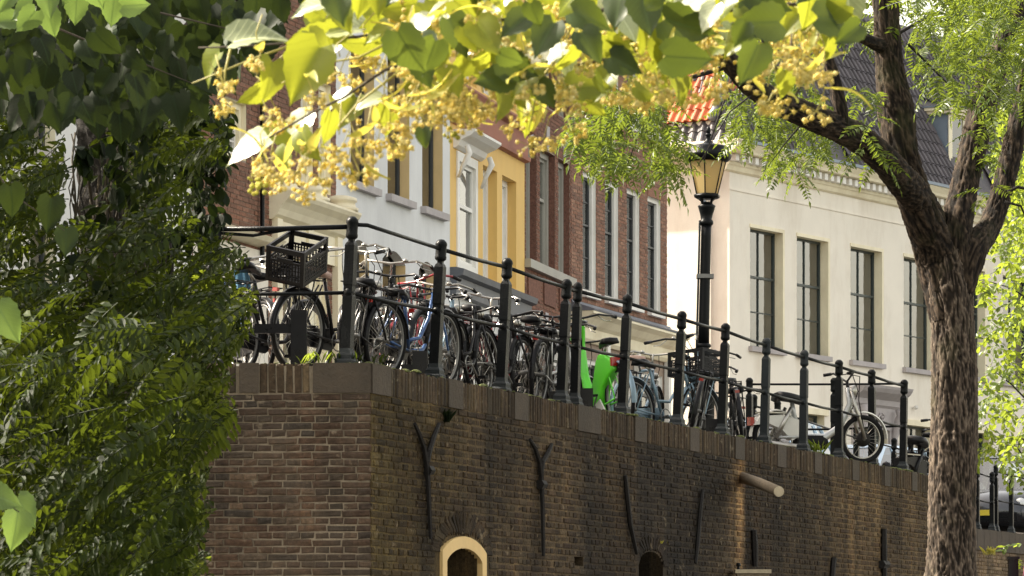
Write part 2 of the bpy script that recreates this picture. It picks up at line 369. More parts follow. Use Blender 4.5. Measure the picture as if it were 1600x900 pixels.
M['wood'] = pm('wood', (.24, .19, .13), .85, 0, .3, 5, .6, 25, stretch=(8, 8, 1.2))
M['wood_end'] = pm('wood_end', (.55, .47, .33), .85, 0, .2, 20, .3, 40)
M['arch_yellow'] = pm('arch_yellow', (.78, .55, .24), .6, 0, .06, 4, .1, 30, dirt=(.5, .33, .14), damt=.35)
M['pink'] = pm('pink', (.30, .09, .14), .8, 0, .15, 6)
M['car_dark'] = pm('car_dark', (.018, .022, .03), .2, .4, .05, 3, coat=.9)
M['car_silver'] = pm('car_silver', (.45, .45, .43), .3, .6, .05, 3, coat=.8)
M['car_blue'] = pm('car_blue', (.42, .58, .74), .3, .1, .05, 3, coat=.8)
M['headlight'] = pm('headlight', (.6, .62, .62), .12, .2, .05, 3, coat=1)
M['plate'] = pm('plate', (.7, .55, .05), .4, 0, .05, 3)
# ================================================================== SETTING
def structure(o): o['kind'] = 'structure'; return o
mb = MB(); mb.add([(-1500, -200, -2.3), (1500, -200, -2.3), (1500, 2500, -2.3), (-1500, 2500, -2.3)], [(0, 1, 2, 3)])
m_, t_, b_, _o = newmat('canal_water'); b_.inputs['Base Color'].default_value = (.02, .03, .022, 1); b_.inputs['Roughness'].default_value = .06
_n = noisef(t_, 1.6, 4, nd(t_, 'ShaderNodeNewGeometry').outputs['Position']); _b = nd(t_, 'ShaderNodeBump'); _b.inputs['Strength'].default_value = .25
t_.links.new(_n.outputs['Fac'], _b.inputs['Height']); t_.links.new(_b.outputs[0], b_.inputs['Normal'])
structure(mb.build('canal_water', m_))
# low wharf along the foot of the walls (the camera stands above its edge)
wharf = []
e1 = QR.pt(QR.L, 0, 0); d1 = Q2.pt(Q2.L, 0, 0)
pts = [(-40, 30.9), (C0[0], 30.9), (e1.x, e1.y), (Q2.A.x, Q2.A.y), (d1.x, d1.y), (d1.x+30, d1.y+90), (d1.x+40, d1.y+80), (9, 30), (6, 24), (-40, 24)]
mb = MB(); n_ = len(pts)
mb.add([(x, y, -1.6) for x, y in pts]+[(x, y, -2.5) for x, y in pts], [tuple(range(n_))]+[(i, (i+1) % n_, (i+1) % n_+n_, i+n_) for i in range(n_)])
structure(mb.build('wharf_pavement', M['wharf_stone']))
# street level: everything behind the walls
ins = .3
pts = [(-900, 31.1), (C0[0]-.1, 31.1), (QR.pt(QR.L, 0, -ins).x, QR.pt(QR.L, 0, -ins).y)]
mb = MB(); a_ = pts
far = [(QR.pt(QR.L, 0, -ins).x-30, 2400), (-900, 2400)]
poly = a_+far
mb.add([(x, y, 2.37) for x, y in poly], [tuple(range(len(poly)))])
structure(mb.build('street_pavement', M['cobble']))
E1 = QR.pt(QR.L, 0, -ins)
mb = MB(); poly = [(E1.x-4, E1.y+.2), (E1.x, E1.y+.2), (Q2.pt(0, 0, -.2).x, Q2.pt(0, 0, -.2).y), (Q2.pt(Q2.L, 0, -.2).x, Q2.pt(Q2.L, 0, -.2).y), (1400, 2400), (E1.x-34, 2400)]
mb.add([(x, y, ZQ2-.03) for x, y in poly], [tuple(range(len(poly)))])
structure(mb.build('lower_street_pavement', M['cobble']))

# ------------------------------------------------------------------ brickwork
def intervals(u0, u1, za, zb, holes):
    iv = [(u0, u1)]
    for (a, b, c, d) in holes:
        if c < zb-.004 and d > za+.004:
            nv = []
            for (p, q) in iv:
                if b <= p or a >= q: nv.append((p, q)); continue
                if a > p: nv.append((p, a))
                if b < q: nv.append((b, q))
            iv = nv
    return iv
def courses(u0, u1, z0, z1, holes, ch=.058, L=.225, H=.108, jt=.011, bond='english'):
    out = []; k = 0; z = z1
    while z-ch >= z0-1e-6:
        za, zb = z-ch+jt, z
        hd = (bond == 'english' and k % 2 == 1)
        step = H if hd else L
        off = (.25*L if hd else (.0 if k % 4 == 0 else .5*L)) if bond == 'english' else (k % 2)*L*.5
        for (p, q) in intervals(u0, u1, za, zb, holes):
            i = math.floor((p-off)/step)
            while True:
                a = i*step+off; b = a+step-jt; i += 1
                if a >= q: break
                a2, b2 = max(a, p+.002), min(b, q-.002)
                if b2-a2 > .03: out.append((a2, b2, za, zb))
        z -= ch; k += 1
    return out
def brick_geo(mb, M3, c, L, Hh, proud, m=0, ir=1.0, back=.03):
    # rough brick: front face with worn corners; local x along, y outwards, z up
    ch = .006; vs = []
    for (sx, sz) in ((-1, -1), (1, -1), (1, 1), (-1, 1)): vs.append((sx*L/2, -back, sz*Hh/2))
    for (sx, sz) in ((-1, -1), (1, -1), (1, 1), (-1, 1)):
        vs.append((sx*L/2+R.uniform(-.003, .003)*ir, proud-ch, sz*Hh/2+R.uniform(-.003, .003)*ir))
    for (sx, sz) in ((-1, -1), (1, -1), (1, 1), (-1, 1)):
        vs.append((sx*(L/2-ch-R.random()*.004*ir), proud+R.uniform(-.003, .003)*ir, sz*(Hh/2-ch-R.random()*.005*ir)))
    fs = [(8, 9, 10, 11)]
    for i in range(4):
        j = (i+1) % 4; fs.append((i, j, j+4, i+4)); fs.append((i+4, j+4, j+8, i+8))
    c = Vector(c); mb.add([c+(M3 @ Vector(v)) for v in vs], fs, m)
I3 = Matrix.Identity(3)
def brick_variants(L, H, mat, n=6, name='brick', ir=1.6):
    r = []
    for i in range(n):
        q = MB(); brick_geo(q, I3, (0, 0, 0), L, H, .004, 0, ir); q.r = [0.0]*len(q.f); r.append(q.mesh(name, mat))
    return r
def lay(F, bricks, parent, mat, L0, H0, limit=300, score=None, name='brick', jz=.0015, heads=None):
    scored = sorted(bricks, key=lambda b: -score(b)) if score else bricks
    singles = scored[:limit]; rest = scored[limit:]
    var = brick_variants(L0, H0, mat, 6, name); vh = brick_variants(heads, H0, mat, 5, name) if heads else var
    for (a, b, c, d) in singles:
        w_ = b-a; use, Lm = (vh, heads) if heads and w_ < (L0+heads)/2*.9 else (var, L0)
        Mr = F.M @ Matrix.Rotation(R.uniform(-.012, .012), 3, 'Y')
        inst(R.choice(use), name, parent, F.pt((a+b)/2, (c+d)/2+R.uniform(-jz, jz), R.uniform(-.005, .004)), Mr, (w_/Lm, 1, (d-c)/H0))
    if rest:
        q = MB()
        for (a, b, c, d) in rest:
            brick_geo(q, F.M, F.pt((a+b)/2, (c+d)/2+R.uniform(-jz, jz), 0), b-a, d-c, R.uniform(-.004, .007), 0, 1.2)
        q.build('brickwork', mat, parent, kind='stuff')
def proj(p): return 800+FPX*p.x/p.y, HZ-FPX*p.z/p.y, FPX/p.y
def vis_score(F, x0, x1, y0=0, y1=915):
    def f(b):
        px, py, s_ = proj(F.pt((b[0]+b[1])/2, (b[2]+b[3])/2)); g = s_*s_
        if not (x0 < px < x1 and y0 < py < y1): g *= 1e-4
        return g
    return f
def wallsheet(mb, F, u0, u1, z0, z1, holes, d=0, depth=.2, m=0, mr=1):
    us = sorted(set([u0, u1]+[x for h in holes for x in h[:2] if u0 < x < u1])); zs = sorted(set([z0, z1]+[x for h in holes for x in h[2:] if z0 < x < z1]))
    for i in range(len(us)-1):
        for j in range(len(zs)-1):
            cu, cz = (us[i]+us[i+1])/2, (zs[j]+zs[j+1])/2
            if any(h[0] < cu < h[1] and h[2] < cz < h[3] for h in holes): continue
            mb.add([F.pt(us[i], zs[j], d), F.pt(us[i+1], zs[j], d), F.pt(us[i+1], zs[j+1], d), F.pt(us[i], zs[j+1], d)], [(0, 1, 2, 3)], m, .5)
    for (a, b, c, e) in holes:
        q = [F.pt(a, c, d), F.pt(b, c, d), F.pt(b, e, d), F.pt(a, e, d), F.pt(a, c, d-depth), F.pt(b, c, d-depth), F.pt(b, e, d-depth), F.pt(a, e, d-depth)]
        mb.add(q, [(0, 4, 5, 1), (1, 5, 6, 2), (2, 6, 7, 3), (3, 7, 4, 0)], mr, .5)

# ------------------------------------------------------------------ left abutment wall (faces the camera)
lw = thing('brick_abutment_wall', 'reddish brown brick wall facing the camera, left of the wall corner and beside the foliage', 'wall', (QL.A.x, QL.A.y, -1.6))
zc = ZQ-.235
mb = MB(); mb.obox(QL, 0, QL.L-.012, -1.7, ZQ-.02, -.5, -.006); mb.build('wall_core', M['mortar_left'], lw)
bl = courses(0, QL.L, -.2, zc-.012, [], .0585, .236, .115)
lay(QL, bl, lw, M['left_brick'], .225, .0475, 300, vis_score(QL, 315, 582), heads=.104)
ucL = lambda px: QL.on(px)
stone_spans = [(ucL(374), ucL(404)), (ucL(489), QL.L-.004)]
u = 0.02; csb = []
while u < QL.L-.02:
    st = [s for s in stone_spans if s[0]-.03 < u < s[1]]
    if st: u = st[0][1]+.011; continue
    wdt = R.uniform(.048, .066); csb.append((u, min(u+wdt, QL.L-.02), zc, ZQ+R.uniform(-.008, .004))); u += wdt+.010
lay(QL, csb, lw, M['cope_brick'], .055, .235, 300, name='coping_brick', jz=0)
for (a, b) in stone_spans:
    q = MB(); q.obox(QL, a, b, zc, ZQ+.004, -.3, .012); q.build('coping_stone', M['cope_stone'], lw)

# ------------------------------------------------------------------ long quay wall
rw = thing('brick_quay_wall', 'long dark sooty brick quay wall running away to the right under the black railing', 'wall', (C0[0], C0[1], -1.6))
def arch_outline(uc, w, zs, rise, zb, n=12, p=1.0):
    # half-ellipse or segment on top of straight jambs
    pts = [(uc-w/2, zb)]
    for i in range(n+1):
        a = math.pi*(1-i/n); pts.append((uc+w/2*math.cos(a), zs+rise*math.sin(a)**p))
    pts.append((uc+w/2, zb)); return pts
def arch_cols(uc, w, zs, rise, zb, n=14):
    hs = []
    for i in range(n):
        a, b = uc-w/2+w*i/n, uc-w/2+w*(i+1)/n; t = ((a+b)/2-uc)/(w/2)
        hs.append((a, b, zb, zs+rise*math.sqrt(max(0, 1-t*t))))
    return hs
def arch_band(mb, F, o, i, d0, d1, m=0):
    n = len(o); vs = [F.pt(u, z, d) for L_ in (o, i) for d in (d0, d1) for (u, z) in L_]
    fs = []
    for k in range(n-1):
        fs += [(n+k, n+k+1, 3*n+k+1, 3*n+k), (k, k+1, n+k+1, n+k), (2*n+k, 3*n+k, 3*n+k+1, 2*n+k+1)]
    mb.add(vs, fs, m)
ya, yb = QR.on(688), QR.on(757); ym = (ya+yb)/2; yw = yb-ya
z_at = lambda px, py: QR.on(px, py)[1]
A1 = dict(uc=ym, w=yw, zs=z_at(722, 863), rise=z_at(722, 838)-z_at(722, 863), zb=-1.0)
ba, bb = QR.on(999), QR.on(1037); bm = (ba+bb)/2
A2 = dict(uc=bm, w=bb-ba, zs=z_at(1018, 884), rise=z_at(1018, 862)-z_at(1018, 884), zb=-1.0)
holesR = arch_cols(A1['uc'], A1['w']-.04, A1['zs'], A1['rise']-.02, A1['zb'])+arch_cols(A2['uc'], A2['w'], A2['zs'], A2['rise'], A2['zb'])
nich = [(QR.on(898), QR.on(912), z_at(905, 884), z_at(905, 870))]
mb = MB(); wallsheet(mb, QR, 0, QR.L, -1.7, ZQ-.02, holesR+nich, -.006, .3, 0, 0)
mb.add([QR.pt(0, ZQ-.02, -.006), QR.pt(QR.L, ZQ-.02, -.006), QR.pt(QR.L, ZQ-.02, -.5), QR.pt(0, ZQ-.02, -.5), QR.pt(QR.L, -1.7, -.006), QR.pt(QR.L, -1.7, -.5)], [(0, 1, 2, 3), (1, 4, 5, 2)])
mb.build('wall_core', M['mortar_right'], rw)
bh = [(h[0]-.0, h[1]+.0, h[2], h[3]+.14) for h in arch_cols(A1['uc'], A1['w']+.22, A1['zs'], A1['rise'], A1['zb'])]+[(h[0], h[1], h[2], h[3]+.12) for h in arch_cols(A2['uc'], A2['w']+.2, A2['zs'], A2['rise'], A2['zb'])]+nich
br = courses(0.0, QR.L, .35, zc-.012, bh, .0585, .225, .110)
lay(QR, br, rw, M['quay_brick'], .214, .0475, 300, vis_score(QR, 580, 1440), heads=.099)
# voussoirs over the two cellar openings
for A_, nv, ln in ((A1, 26, .20), (A2, 19, .17)):
    for i in range(nv):
        a = math.pi*(1-(i+.5)/nv); wu = A_['w']/2+.01
        cu, cz = A_['uc']+(wu+ln/2)*math.cos(a), A_['zs']+(A_['rise']+.012+ln/2)*math.sin(a)
        ang = math.atan2((A_['rise']+ln/2)*math.sin(a), (wu+ln/2)*math.cos(a))
        q = MB(); Mr = QR.M @ Matrix.Rotation(-(ang), 3, 'Y')
        brick_geo(q, Mr, QR.pt(cu, cz, 0), ln*R.uniform(.95, 1.04), .058 if nv > 20 else .052, .006+R.uniform(-.003, .003), 0, 2.2); q.build('arch_brick', M['quay_brick'], rw)
st_px = [(580, 609), (700, 722), (803, 824), (902, 937), (991, 1009), (1077, 1091), (1148, 1162), (1214, 1227), (1272, 1283), (1331, 1341), (1381, 1390), (1424, 1432)]
sp = [(max(.004, QR.on(a)), QR.on(b)) for a, b in st_px]
u = .03; cs = []
while u < QR.L-.03:
    st = [s for s in sp if s[0]-.035 < u < s[1]]
    if st: u = st[0][1]+.01; continue
    wdt = R.uniform(.052, .066); cs.append((u, u+wdt, zc+R.uniform(-.006, .004), ZQ+R.uniform(-.014, .006))); u += wdt+.010
lay(QR, cs, rw, M['cope_brick'], .055, .235, 300, lambda b: -b[0], name='coping_brick', jz=0)
for (a, b) in sp:
    q = MB(); q.obox(QR, a, b, zc-.004, ZQ+.002, -.3, .012); q.build('coping_stone', M['cope_stone'], rw)
# cellar windows
q = MB(); o_ = arch_outline(A1['uc'], A1['w'], A1['zs'], A1['rise'], A1['zb'], p=1.7); i_ = arch_outline(A1['uc'], A1['w']*.80, A1['zs']-.085, A1['rise']*.88, A1['zb'], p=1.5)
arch_band(q, QR, o_, i_, -.12, .022); ws = q.build('cellar_window_surround', M['arch_yellow'], rw)
q = MB(); i2 = arch_outline(A1['uc'], A1['w']*.82, A1['zs']-.08, A1['rise']*.88, A1['zb'], p=1.5)
arch_band(q, QR, i2, [(A1['uc']+(u_-A1['uc'])*.86, z_-.03) for u_, z_ in i2], -.16, -.11)
for k in (-.16, .16): q.obox(QR, ym+k*yw-.012, ym+k*yw+.012, A1['zb'], A1['zs']+.04, -.165, -.12)
sh = q.build('cellar_window', M['dark_sash'], rw)
q = MB(); q.obox(QR, ya, yb, A1['zb'], A1['zs']+.11, -.22, -.19); g = q.build('pane', M['curtain'], sh)
q = MB(); arch_band(q, QR, arch_outline(A2['uc'], A2['w'], A2['zs'], A2['rise'], -1), [(A2['uc']+(u_-A2['uc'])*.8, z_-.05) for u_, z_ in arch_outline(A2['uc'], A2['w'], A2['zs'], A2['rise'], -1)], -.18, -.13)
q.obox(QR, bm-.03, bm+.03, -1, A2['zs']+.1, -.17, -.12); g = q.build('cellar_window', M['dark_sash'], rw)
q = MB(); q.obox(QR, ba, bb, -1, A2['zs']+.14, -.26, -.24); q.build('pane', M['room'], g)
q = MB(); q.obox(QR, nich[0][0]-.05, nich[0][1]+.05, nich[0][2]-.05, nich[0][3]+.05, -.32, -.3); q.build('vent_opening', M['room'], rw)
# iron wall anchors
def onq(px, py, d=.03):
    u_, z_ = QR.on(px, py, d); return QR.pt(u_, z_, d)
def anchor(paths, name='wall_anchor', mat='rust', wd=.028):
    q = MB()
    for pth in paths:
        pts_ = [onq(x, y) for x, y in pth]; n = len(pts_)
        q.tube(pts_, [wd*(.55+.45*math.sin(math.pi*min(1, (i+.6)/n))) for i in range(n)], 6)
    return q.build(name, M[mat], rw)
anchor([[(648, 662), (655, 678), (663, 700), (667, 725), (669, 755), (671, 800), (673, 842)], [(669, 722), (671, 705), (677, 685), (686, 662)]], wd=.024)
anchor([[(667, 735), (674, 735)]], 'anchor_clasp', wd=.05)
anchor([[(828, 687), (836, 700), (843, 722), (846, 745), (848, 800), (849, 869)], [(846, 742), (848, 722), (856, 708), (862, 694)]], wd=.024)
anchor([[(843, 757), (850, 757)]], 'anchor_clasp', wd=.05)
anchor([[(977, 743), (980, 775), (985, 820), (995, 865)]], wd=.026)
anchor([[(1098, 765), (1094, 800), (1090, 850), (1087, 880)]], wd=.025)
anchor([[(1178, 828), (1179, 850), (1180, 885)]], wd=.04)
anchor([[(1303, 872), (1300, 905)]], wd=.04)
anchor([[(1381, 826), (1381, 860), (1382, 930)]], wd=.045)
anchor([[(1377, 882), (1386, 882)]], 'anchor_clasp', wd=.06)
# timber sticking out of the wall
a_ = onq(1153, 744, -.1); b2 = P(1217, 768, 152.0)
beam = thing('timber_beam', 'grey weathered round timber jutting out of the quay wall with a pale sawn end', 'beam', a_)
q = MB(); q.tube([a_, a_.lerp(b2, .5)+Vector((0, 0, .01)), b2], [.062, .058, .056], 12); bo = q.build('beam_shaft', M['wood'], beam, True)
dr = (b2-a_).normalized(); q = MB(); q.tube([b2, b2+dr*.006], [.055, .054], 12); q.build('sawn_end', M['wood_end'], beam)
# wooden lidded box at the bottom
bp = P(1176, 893, 148)
wb = thing('lidded_box', 'small olive wooden box with a flat lid against the quay wall at the bottom edge', 'box', (bp.x, bp.y, bp.z-.5))
q = MB(); q.box((bp.x, bp.y, bp.z-.24), (.34, .2, .44)); q.build('box_body', M['ochre_trim'] if False else M['wood'], wb)
q = MB(); q.box((bp.x, bp.y, bp.z), (.38, .24, .04)); q.build('lid', M['bract'] if False else M['wood_end'], wb)
q = MB(); q.lathe([(.02, 0), (.012, .03), (.028, .045), (.02, .07)], (bp.x-.15, bp.y, bp.z+.02), 8); q.build('knob', M['iron'], wb)

# ------------------------------------------------------------------ lower quay wall right of the big trunk
w2 = thing('lower_quay_wall', 'lower stretch of brick quay wall with a stone coping, right of the big tree trunk', 'wall', (W2A.x, W2A.y, -1.6))
mb = MB(); mb.obox(Q2, -.3, Q2.L+20, -1.7, ZQ2-.02, -.5, -.006); mb.build('wall_core', M['mortar_right'], w2)
Q2c = ZQ2-.34
b2l = courses(0, Q2.L, .6, Q2c-.01, [], .062, .225, .11)
M['low_brick'] = brickmat('low_brick', [(.17, .12, .08), (.22, .16, .11), (.13, .095, .07), (.26, .2, .14)], (.06, .05, .035), bump=.8)
lay(Q2, b2l, w2, M['low_brick'], .214, .05, 300, vis_score(Q2, 1520, 1600), heads=.099)
u = 0
while u < Q2.L:
    wd = R.uniform(.3, .5); q = MB(); q.obox(Q2, u, u+wd-.012, Q2c, ZQ2+R.uniform(-.005, .005), -.35, .02); q.build('coping_stone', M['cope_stone'], w2); u += wd
# link wall between the two
Lk = Face((QR.pt(QR.L, 0, -.01).x, QR.pt(QR.L, 0, -.01).y), (W2A.x, W2A.y))
mb = MB(); mb.obox(Lk, 0.01, Lk.L, -1.7, 2.12, -.4, 0); mb.build('return_wall', M['mortar_right'], w2)
lay(Lk, courses(0, Lk.L, .5, 2.1, [], .062, .225, .11), w2, M['low_brick'], .214, .05, 0)

# moss and weeds on the coping
def tuft(c, n, h, spread, mat, name, label, cat='plant', blade=.012):
    q = MB()
    for i in range(n):
        a = R.uniform(0, 6.283); l = h*R.uniform(.5, 1); b = Vector(c)+Vector((R.uniform(-spread, spread), R.uniform(-spread, spread)*.5, 0))
        t = b+Vector((math.cos(a)*l*.6, math.sin(a)*l*.6, l*.8)); m1 = b.lerp(t, .5)+Vector((0, 0, l*.15)); s = Vector((-math.sin(a), math.cos(a), 0))*blade
        q.add([b, m1-s, t, m1+s], [(0, 1, 2), (0, 2, 3)])
    o = q.build(name, M[mat]); tag(o, label, cat); return o
q = MB()
for i in range(420):
    u_ = R.uniform(0, QR.L); c = QR.pt(u_, ZQ+.002, R.uniform(-.2, .004)); r_ = R.uniform(.01, .035)*(1.5 if noise.noise(Vector((u_*.8, 0, 0))) > .1 else .6)
    q.lathe([(r_, 0), (r_*.8, r_*.35), (r_*.3, r_*.5)], c, 6)
for i in range(40):
    u_ = R.uniform(QL.L-1.2, QL.L); r_ = R.uniform(.008, .02); q.lathe([(r_, 0), (r_*.8, r_*.35), (r_*.3, r_*.5)], QL.pt(u_, ZQ+.002, R.uniform(-.1, .004)), 6)
mo = q.build('moss', M['moss']); mo['kind'] = 'stuff'; mo['label'] = 'thin moss growing along the top edge of the coping'; mo['category'] = 'moss'
tuft(onq(697, 655, .01)-Vector((0, 0, .03)), 60, .16, .03, 'leaf_dark', 'wall_fern', 'small dark fern tuft growing from the wall beside the first forked iron anchor')
tuft(QR.pt(QR.on(1288), ZQ, -.06), 30, .26, .05, 'leaf_bright', 'weed', 'yellow green weed on the coping in front of the moped', blade=.006)
tuft(QL.pt(QL.on(490), ZQ, -.1), 20, .16, .12, 'leaf_bright', 'weed', 'sparse green weed at the foot of the square black post by the wall corner', blade=.01)
tuft(QL.pt(QL.on(560), ZQ, -.15), 26, .14, .2, 'leaf_robinia', 'weed', 'low green weed on the wall corner behind the first railing post', blade=.01)
tuft(onq(1032, 850, .01), 8, .05, .06, 'bract', 'weed', 'tiny yellow leaves sprouting beside the dark arched cellar window')
tuft(P(1546, 868, 100), 22, .2, .10, 'bract', 'weed', 'dry yellowish weed on the lower wall right beside the big trunk', blade=.012)

# ------------------------------------------------------------------ railing
def on_off(F, px, off): return F.on(px, None, -off)
posts = [(337, 567, 337, 342), (541, 565, 551, 338), (679, 585, 690, 374), (783, 605, 793, 403), (877, 626, 886, 436), (898, 630, 903, 441), (972, 648, 981, 460),
         (1058, 668, 1066, 486), (1128, 682, 1134, 505), (1194, 695, 1198, 528), (1255, 707, 1257, 547), (1311, 718, 1311, 562), (1363, 728, 1362, 577), (1411, 736, 1413, 593)]
rail = thing('quay_railing', 'long black cast iron railing with square posts on top of the quay wall', 'railing', (C0[0], C0[1]+.15, ZQ))
PROF = [(.088, 0), (.088, .03), (.075, .045), (.075, .075), (.055, .10), (.050, .13)]
def post(parent, base, top, mat='iron', w_=.046, name='post'):
    ax = (top-base); h = ax.length; zax = ax.normalized(); x = QR.U.copy(); y = zax.cross(x).normalized(); x = y.cross(zax)
    Mx = Matrix((x, y, zax)).transposed()
    q = MB(); q4 = math.pi/4
    k = w_/.046
    q.lathe([(w_*1.414, .10), (w_*1.414, h*.46), (w_*1.25, h*.47), (w_*1.25, h*.53), (w_*1.38, h*.54), (w_*1.36, h-.235), (w_*1.1, h-.215), (w_*.72, h-.20), (w_*.72, h-.18)], base, 4, 0, Mx, rot=q4)
    po = q.build(name, M[mat], parent)
    q = MB(); q.lathe([(a*1.3*k, b) for a, b in PROF], base, 4, 0, Mx, rot=q4); q.build('post_base', M['iron_grey'], po)
    q = MB(); q.lathe([(w_*.75, h-.185), (w_*1.15, h-.17), (w_*1.2, h-.15), (w_*1.12, h-.14), (w_*1.12, h-.06), (w_*1.22, h-.05), (w_*1.2, h-.035), (w_*1.0, h-.02), (w_*.55, h-.002), (w_*.2, h)], base, 12, 0, Mx); q.build('post_cap', M[mat], po, True)
    q = MB(); c = base+ax*.485; q.lathe([(.02, -.05), (.042*k, -.035), (.05*k, 0), (.042*k, .035), (.02, .05)], c-QR.N*.0, 8, 0, Mx @ Matrix.Rotation(rad(90), 3, 'Y')); q.build('rail_collar', M[mat], po, True)
    return po
PB = []
for i, (bx, by, tx, ty) in enumerate(posts):
    if i < 2: F_, off = QL, .12
    else: F_, off = QR, .12
    if i == 1: bpt = QL.pt(QL.on(bx, None, -.12), ZQ, -.12)
    else: bpt = F_.pt(F_.on(bx, None, -off), ZQ, -off)
    s_ = FPX/bpt.y; top = Vector(((tx-800)/s_, bpt.y, (HZ-ty)/s_))
    post(rail, bpt, top, 'iron_grey' if i in (9, 10) else 'iron', .042 if i != 5 else .038)
    PB.append((bpt, top))
for i in range(len(PB)-1):
    (b0, t0), (b1_, t1) = PB[i], PB[i+1]
    if i == 4: pass
    h0, h1 = (t0-b0), (t1-b1_)
    q = MB(); p0, p1 = b0+h0*.93, b1_+h1*.93; sag = Vector((0, 0, -.006))
    if i == 1: q.tube([b0+h0*.945, b0+h0*.945+Vector((.12, .05, 0)), p1], .017, 8)
    else: q.tube([p0, (p0+p1)/2+sag, p1], .018 if i else .020, 8)
    q.build('top_rail', M['iron'], rail, True)
    q = MB(); q.tube([b0+h0*.485, (b0+h0*.485+b1_+h1*.485)/2+sag, b1_+h1*.485], .0155, 8); q.build('lower_rail', M['iron'], rail, True)
q = MB(); bq = PB[0][0]+(PB[0][1]-PB[0][0])*.93; q.tube([bq+Vector((0, 0, -.03)), bq+Vector((.3, .02, -.05)), bq+Vector((.6, .0, -.0))], .014, 6); q.build('rail_brace', M['iron'], rail)
# cross railing closing the end
cr = thing('cross_railing', 'short black railing with level rails closing the far end of the quay railing', 'railing', PB[-1][0])
b13, t13 = PB[-1]; crp = []
for px in (1165, 1295):
    s_ = 121.0; b = Vector(((px-800)/s_, b13.y+.4, ZQ)); t = Vector((b.x, b.y, (HZ-590)/(FPX/b.y))); post(cr, b, t, w_=.040); crp.append((b, t))
crp.append((b13, t13))
for i in range(2):
    (b0, t0), (b1_, t1) = crp[i], crp[i+1]
    for k, nm in ((.93, 'top_rail'), (.46, 'lower_rail')):
        q = MB(); q.tube([b0+(t0-b0)*k, b1_+(t1-b1_)*(k if i == 0 else (.955 if k > .5 else .5))], .014, 8); q.build(nm, M['iron'], cr, True)
# second railing beyond
r2 = thing('stair_railing', 'low black railing descending behind the quay railing towards the big trunk', 'railing', P(1178, 616, 121)-Vector((0, 0, 1.05)))
pp = []
for px, py, s_ in ((1178, 616, 121.5), (1215, 625, 119), (1338, 668, 107), (1397, 684, 102.5), (1423, 691, 101), (1452, 700, 99)):
    t = P(px, py, s_); b = Vector((t.x, t.y, t.z-1.08)); post(r2, b, t, w_=.040); pp.append((b, t))
for i in range(len(pp)-1):
    (b0, t0), (b1_, t1) = pp[i], pp[i+1]
    for k in (.86, .5):
        q = MB(); q.tube([b0+(t0-b0)*k, b1_+(t1-b1_)*k], .014, 8); q.build('rail', M['iron'], r2, True)
q = MB(); q.tube([P(905+160, 553+0, 128), P(1262, 643, 114), P(1453, 703, 99)], .013, 6)
# railing on the lower wall
r3 = thing('lower_wall_railing', 'black railing on the lower wall right of the trunk before the dark car', 'railing', Q2.pt(Q2.on(1530), ZQ2, -.12))
pp = []
for px, yt in ((1480, 722), (1527, 729), (1550, 737), (1556, 726), (1580, 733), (1632, 745)):
    b = Q2.pt(Q2.on(px, None, -.12), ZQ2, -.12); s_ = FPX/b.y; t = Vector((b.x, b.y, (HZ-yt)/s_)); post(r3, b, t, w_=.036); pp.append((b, t))
for i in range(len(pp)-1):
    (b0, t0), (b1_, t1) = pp[i], pp[i+1]
    for k in (.9, .47):
        q = MB(); q.tube([b0+(t0-b0)*k, b1_+(t1-b1_)*k], .013, 6); q.build('rail', M['iron'], r3, True)

# ------------------------------------------------------------------ street lamp
LP = P(1098, 0, 140); LB = Vector((LP.x-.02, LP.y, 2.37))
lamp = thing('street_lamp', 'tall black cast iron street lamp with an amber glass lantern behind the railing', 'street lamp', LB)
s_ = 140.0; lz = lambda py: (HZ-py)/s_
lx = lambda px: (px-800)/s_
ax = Vector((lx(1106)-LB.x, 0, lz(250)-LB.z)); ax.normalize()
def lat(py): return LB + ax*((lz(py)-LB.z)/ax.z)
lm = Matrix((Vector((1, 0, 0)), Vector((0, 1, 0)), ax)).transposed()
def lseg(name, prof, mat, n=16, parent=None, smooth=True, rot=0):   # profile as (half width in px, py)
    q = MB(); q.lathe([(w_/s_, (lz(y)-LB.z)/ax.z) for w_, y in prof], LB, n, 0, lm, rot=rot); return q.build(name, M[mat], parent or lamp, smooth)
lseg('lamp_base', [(24, 702), (24, 690), (20, 680), (19, 600), (22, 594), (28, 588), (28, 583), (19, 581), (14, 572), (13, 562)], 'iron', 16)
lseg('lamp_bulge', [(9, 563), (13, 560), (15, 553), (12, 547), (8, 545), (12, 542), (12, 539), (8.5, 536)], 'iron')
sh_ = lseg('lamp_shaft', [(9, 537), (8.5, 500), (8.2, 440), (8, 370), (8.2, 352)], 'iron')
lseg('lamp_neck', [(8, 353), (11, 350), (11, 346), (8.5, 343), (10, 335), (13, 325), (14, 322), (10, 319), (7, 316)], 'iron')
q = MB(); c = lat(432); q.box(c, (.19, .15, .045)); q.build('clamp_band', M['steel'], lamp)
q = MB(); q.tube([lat(345)+Vector((-.075, -.03, 0)), lat(430)+Vector((-.075, -.03, 0)), lat(560)+Vector((-.078, -.03, 0))], .012, 6); q.build('cable_pipe', M['iron_grey'], lamp)
q = MB()
for k in range(4):
    a = rad(45+90*k); p0 = lat(330); q.tube([p0+Vector((math.cos(a)*.05, math.sin(a)*.05, -.01)), lat(322)+Vector((math.cos(a)*.06, math.sin(a)*.06, 0)), lat(313)+Vector((math.cos(a)*.075, math.sin(a)*.075, 0)), lat(308)+Vector((math.cos(a)*.12, math.sin(a)*.12, 0))], [.016, .014, .014, .02], 6)
q.build('lantern_bracket', M['iron'], lamp, True)
lseg('lantern_ring', [(16, 311), (21, 309), (22, 305), (18, 303)], 'iron', 6, rot=.3)
q = MB(); q6 = []
N6 = 6
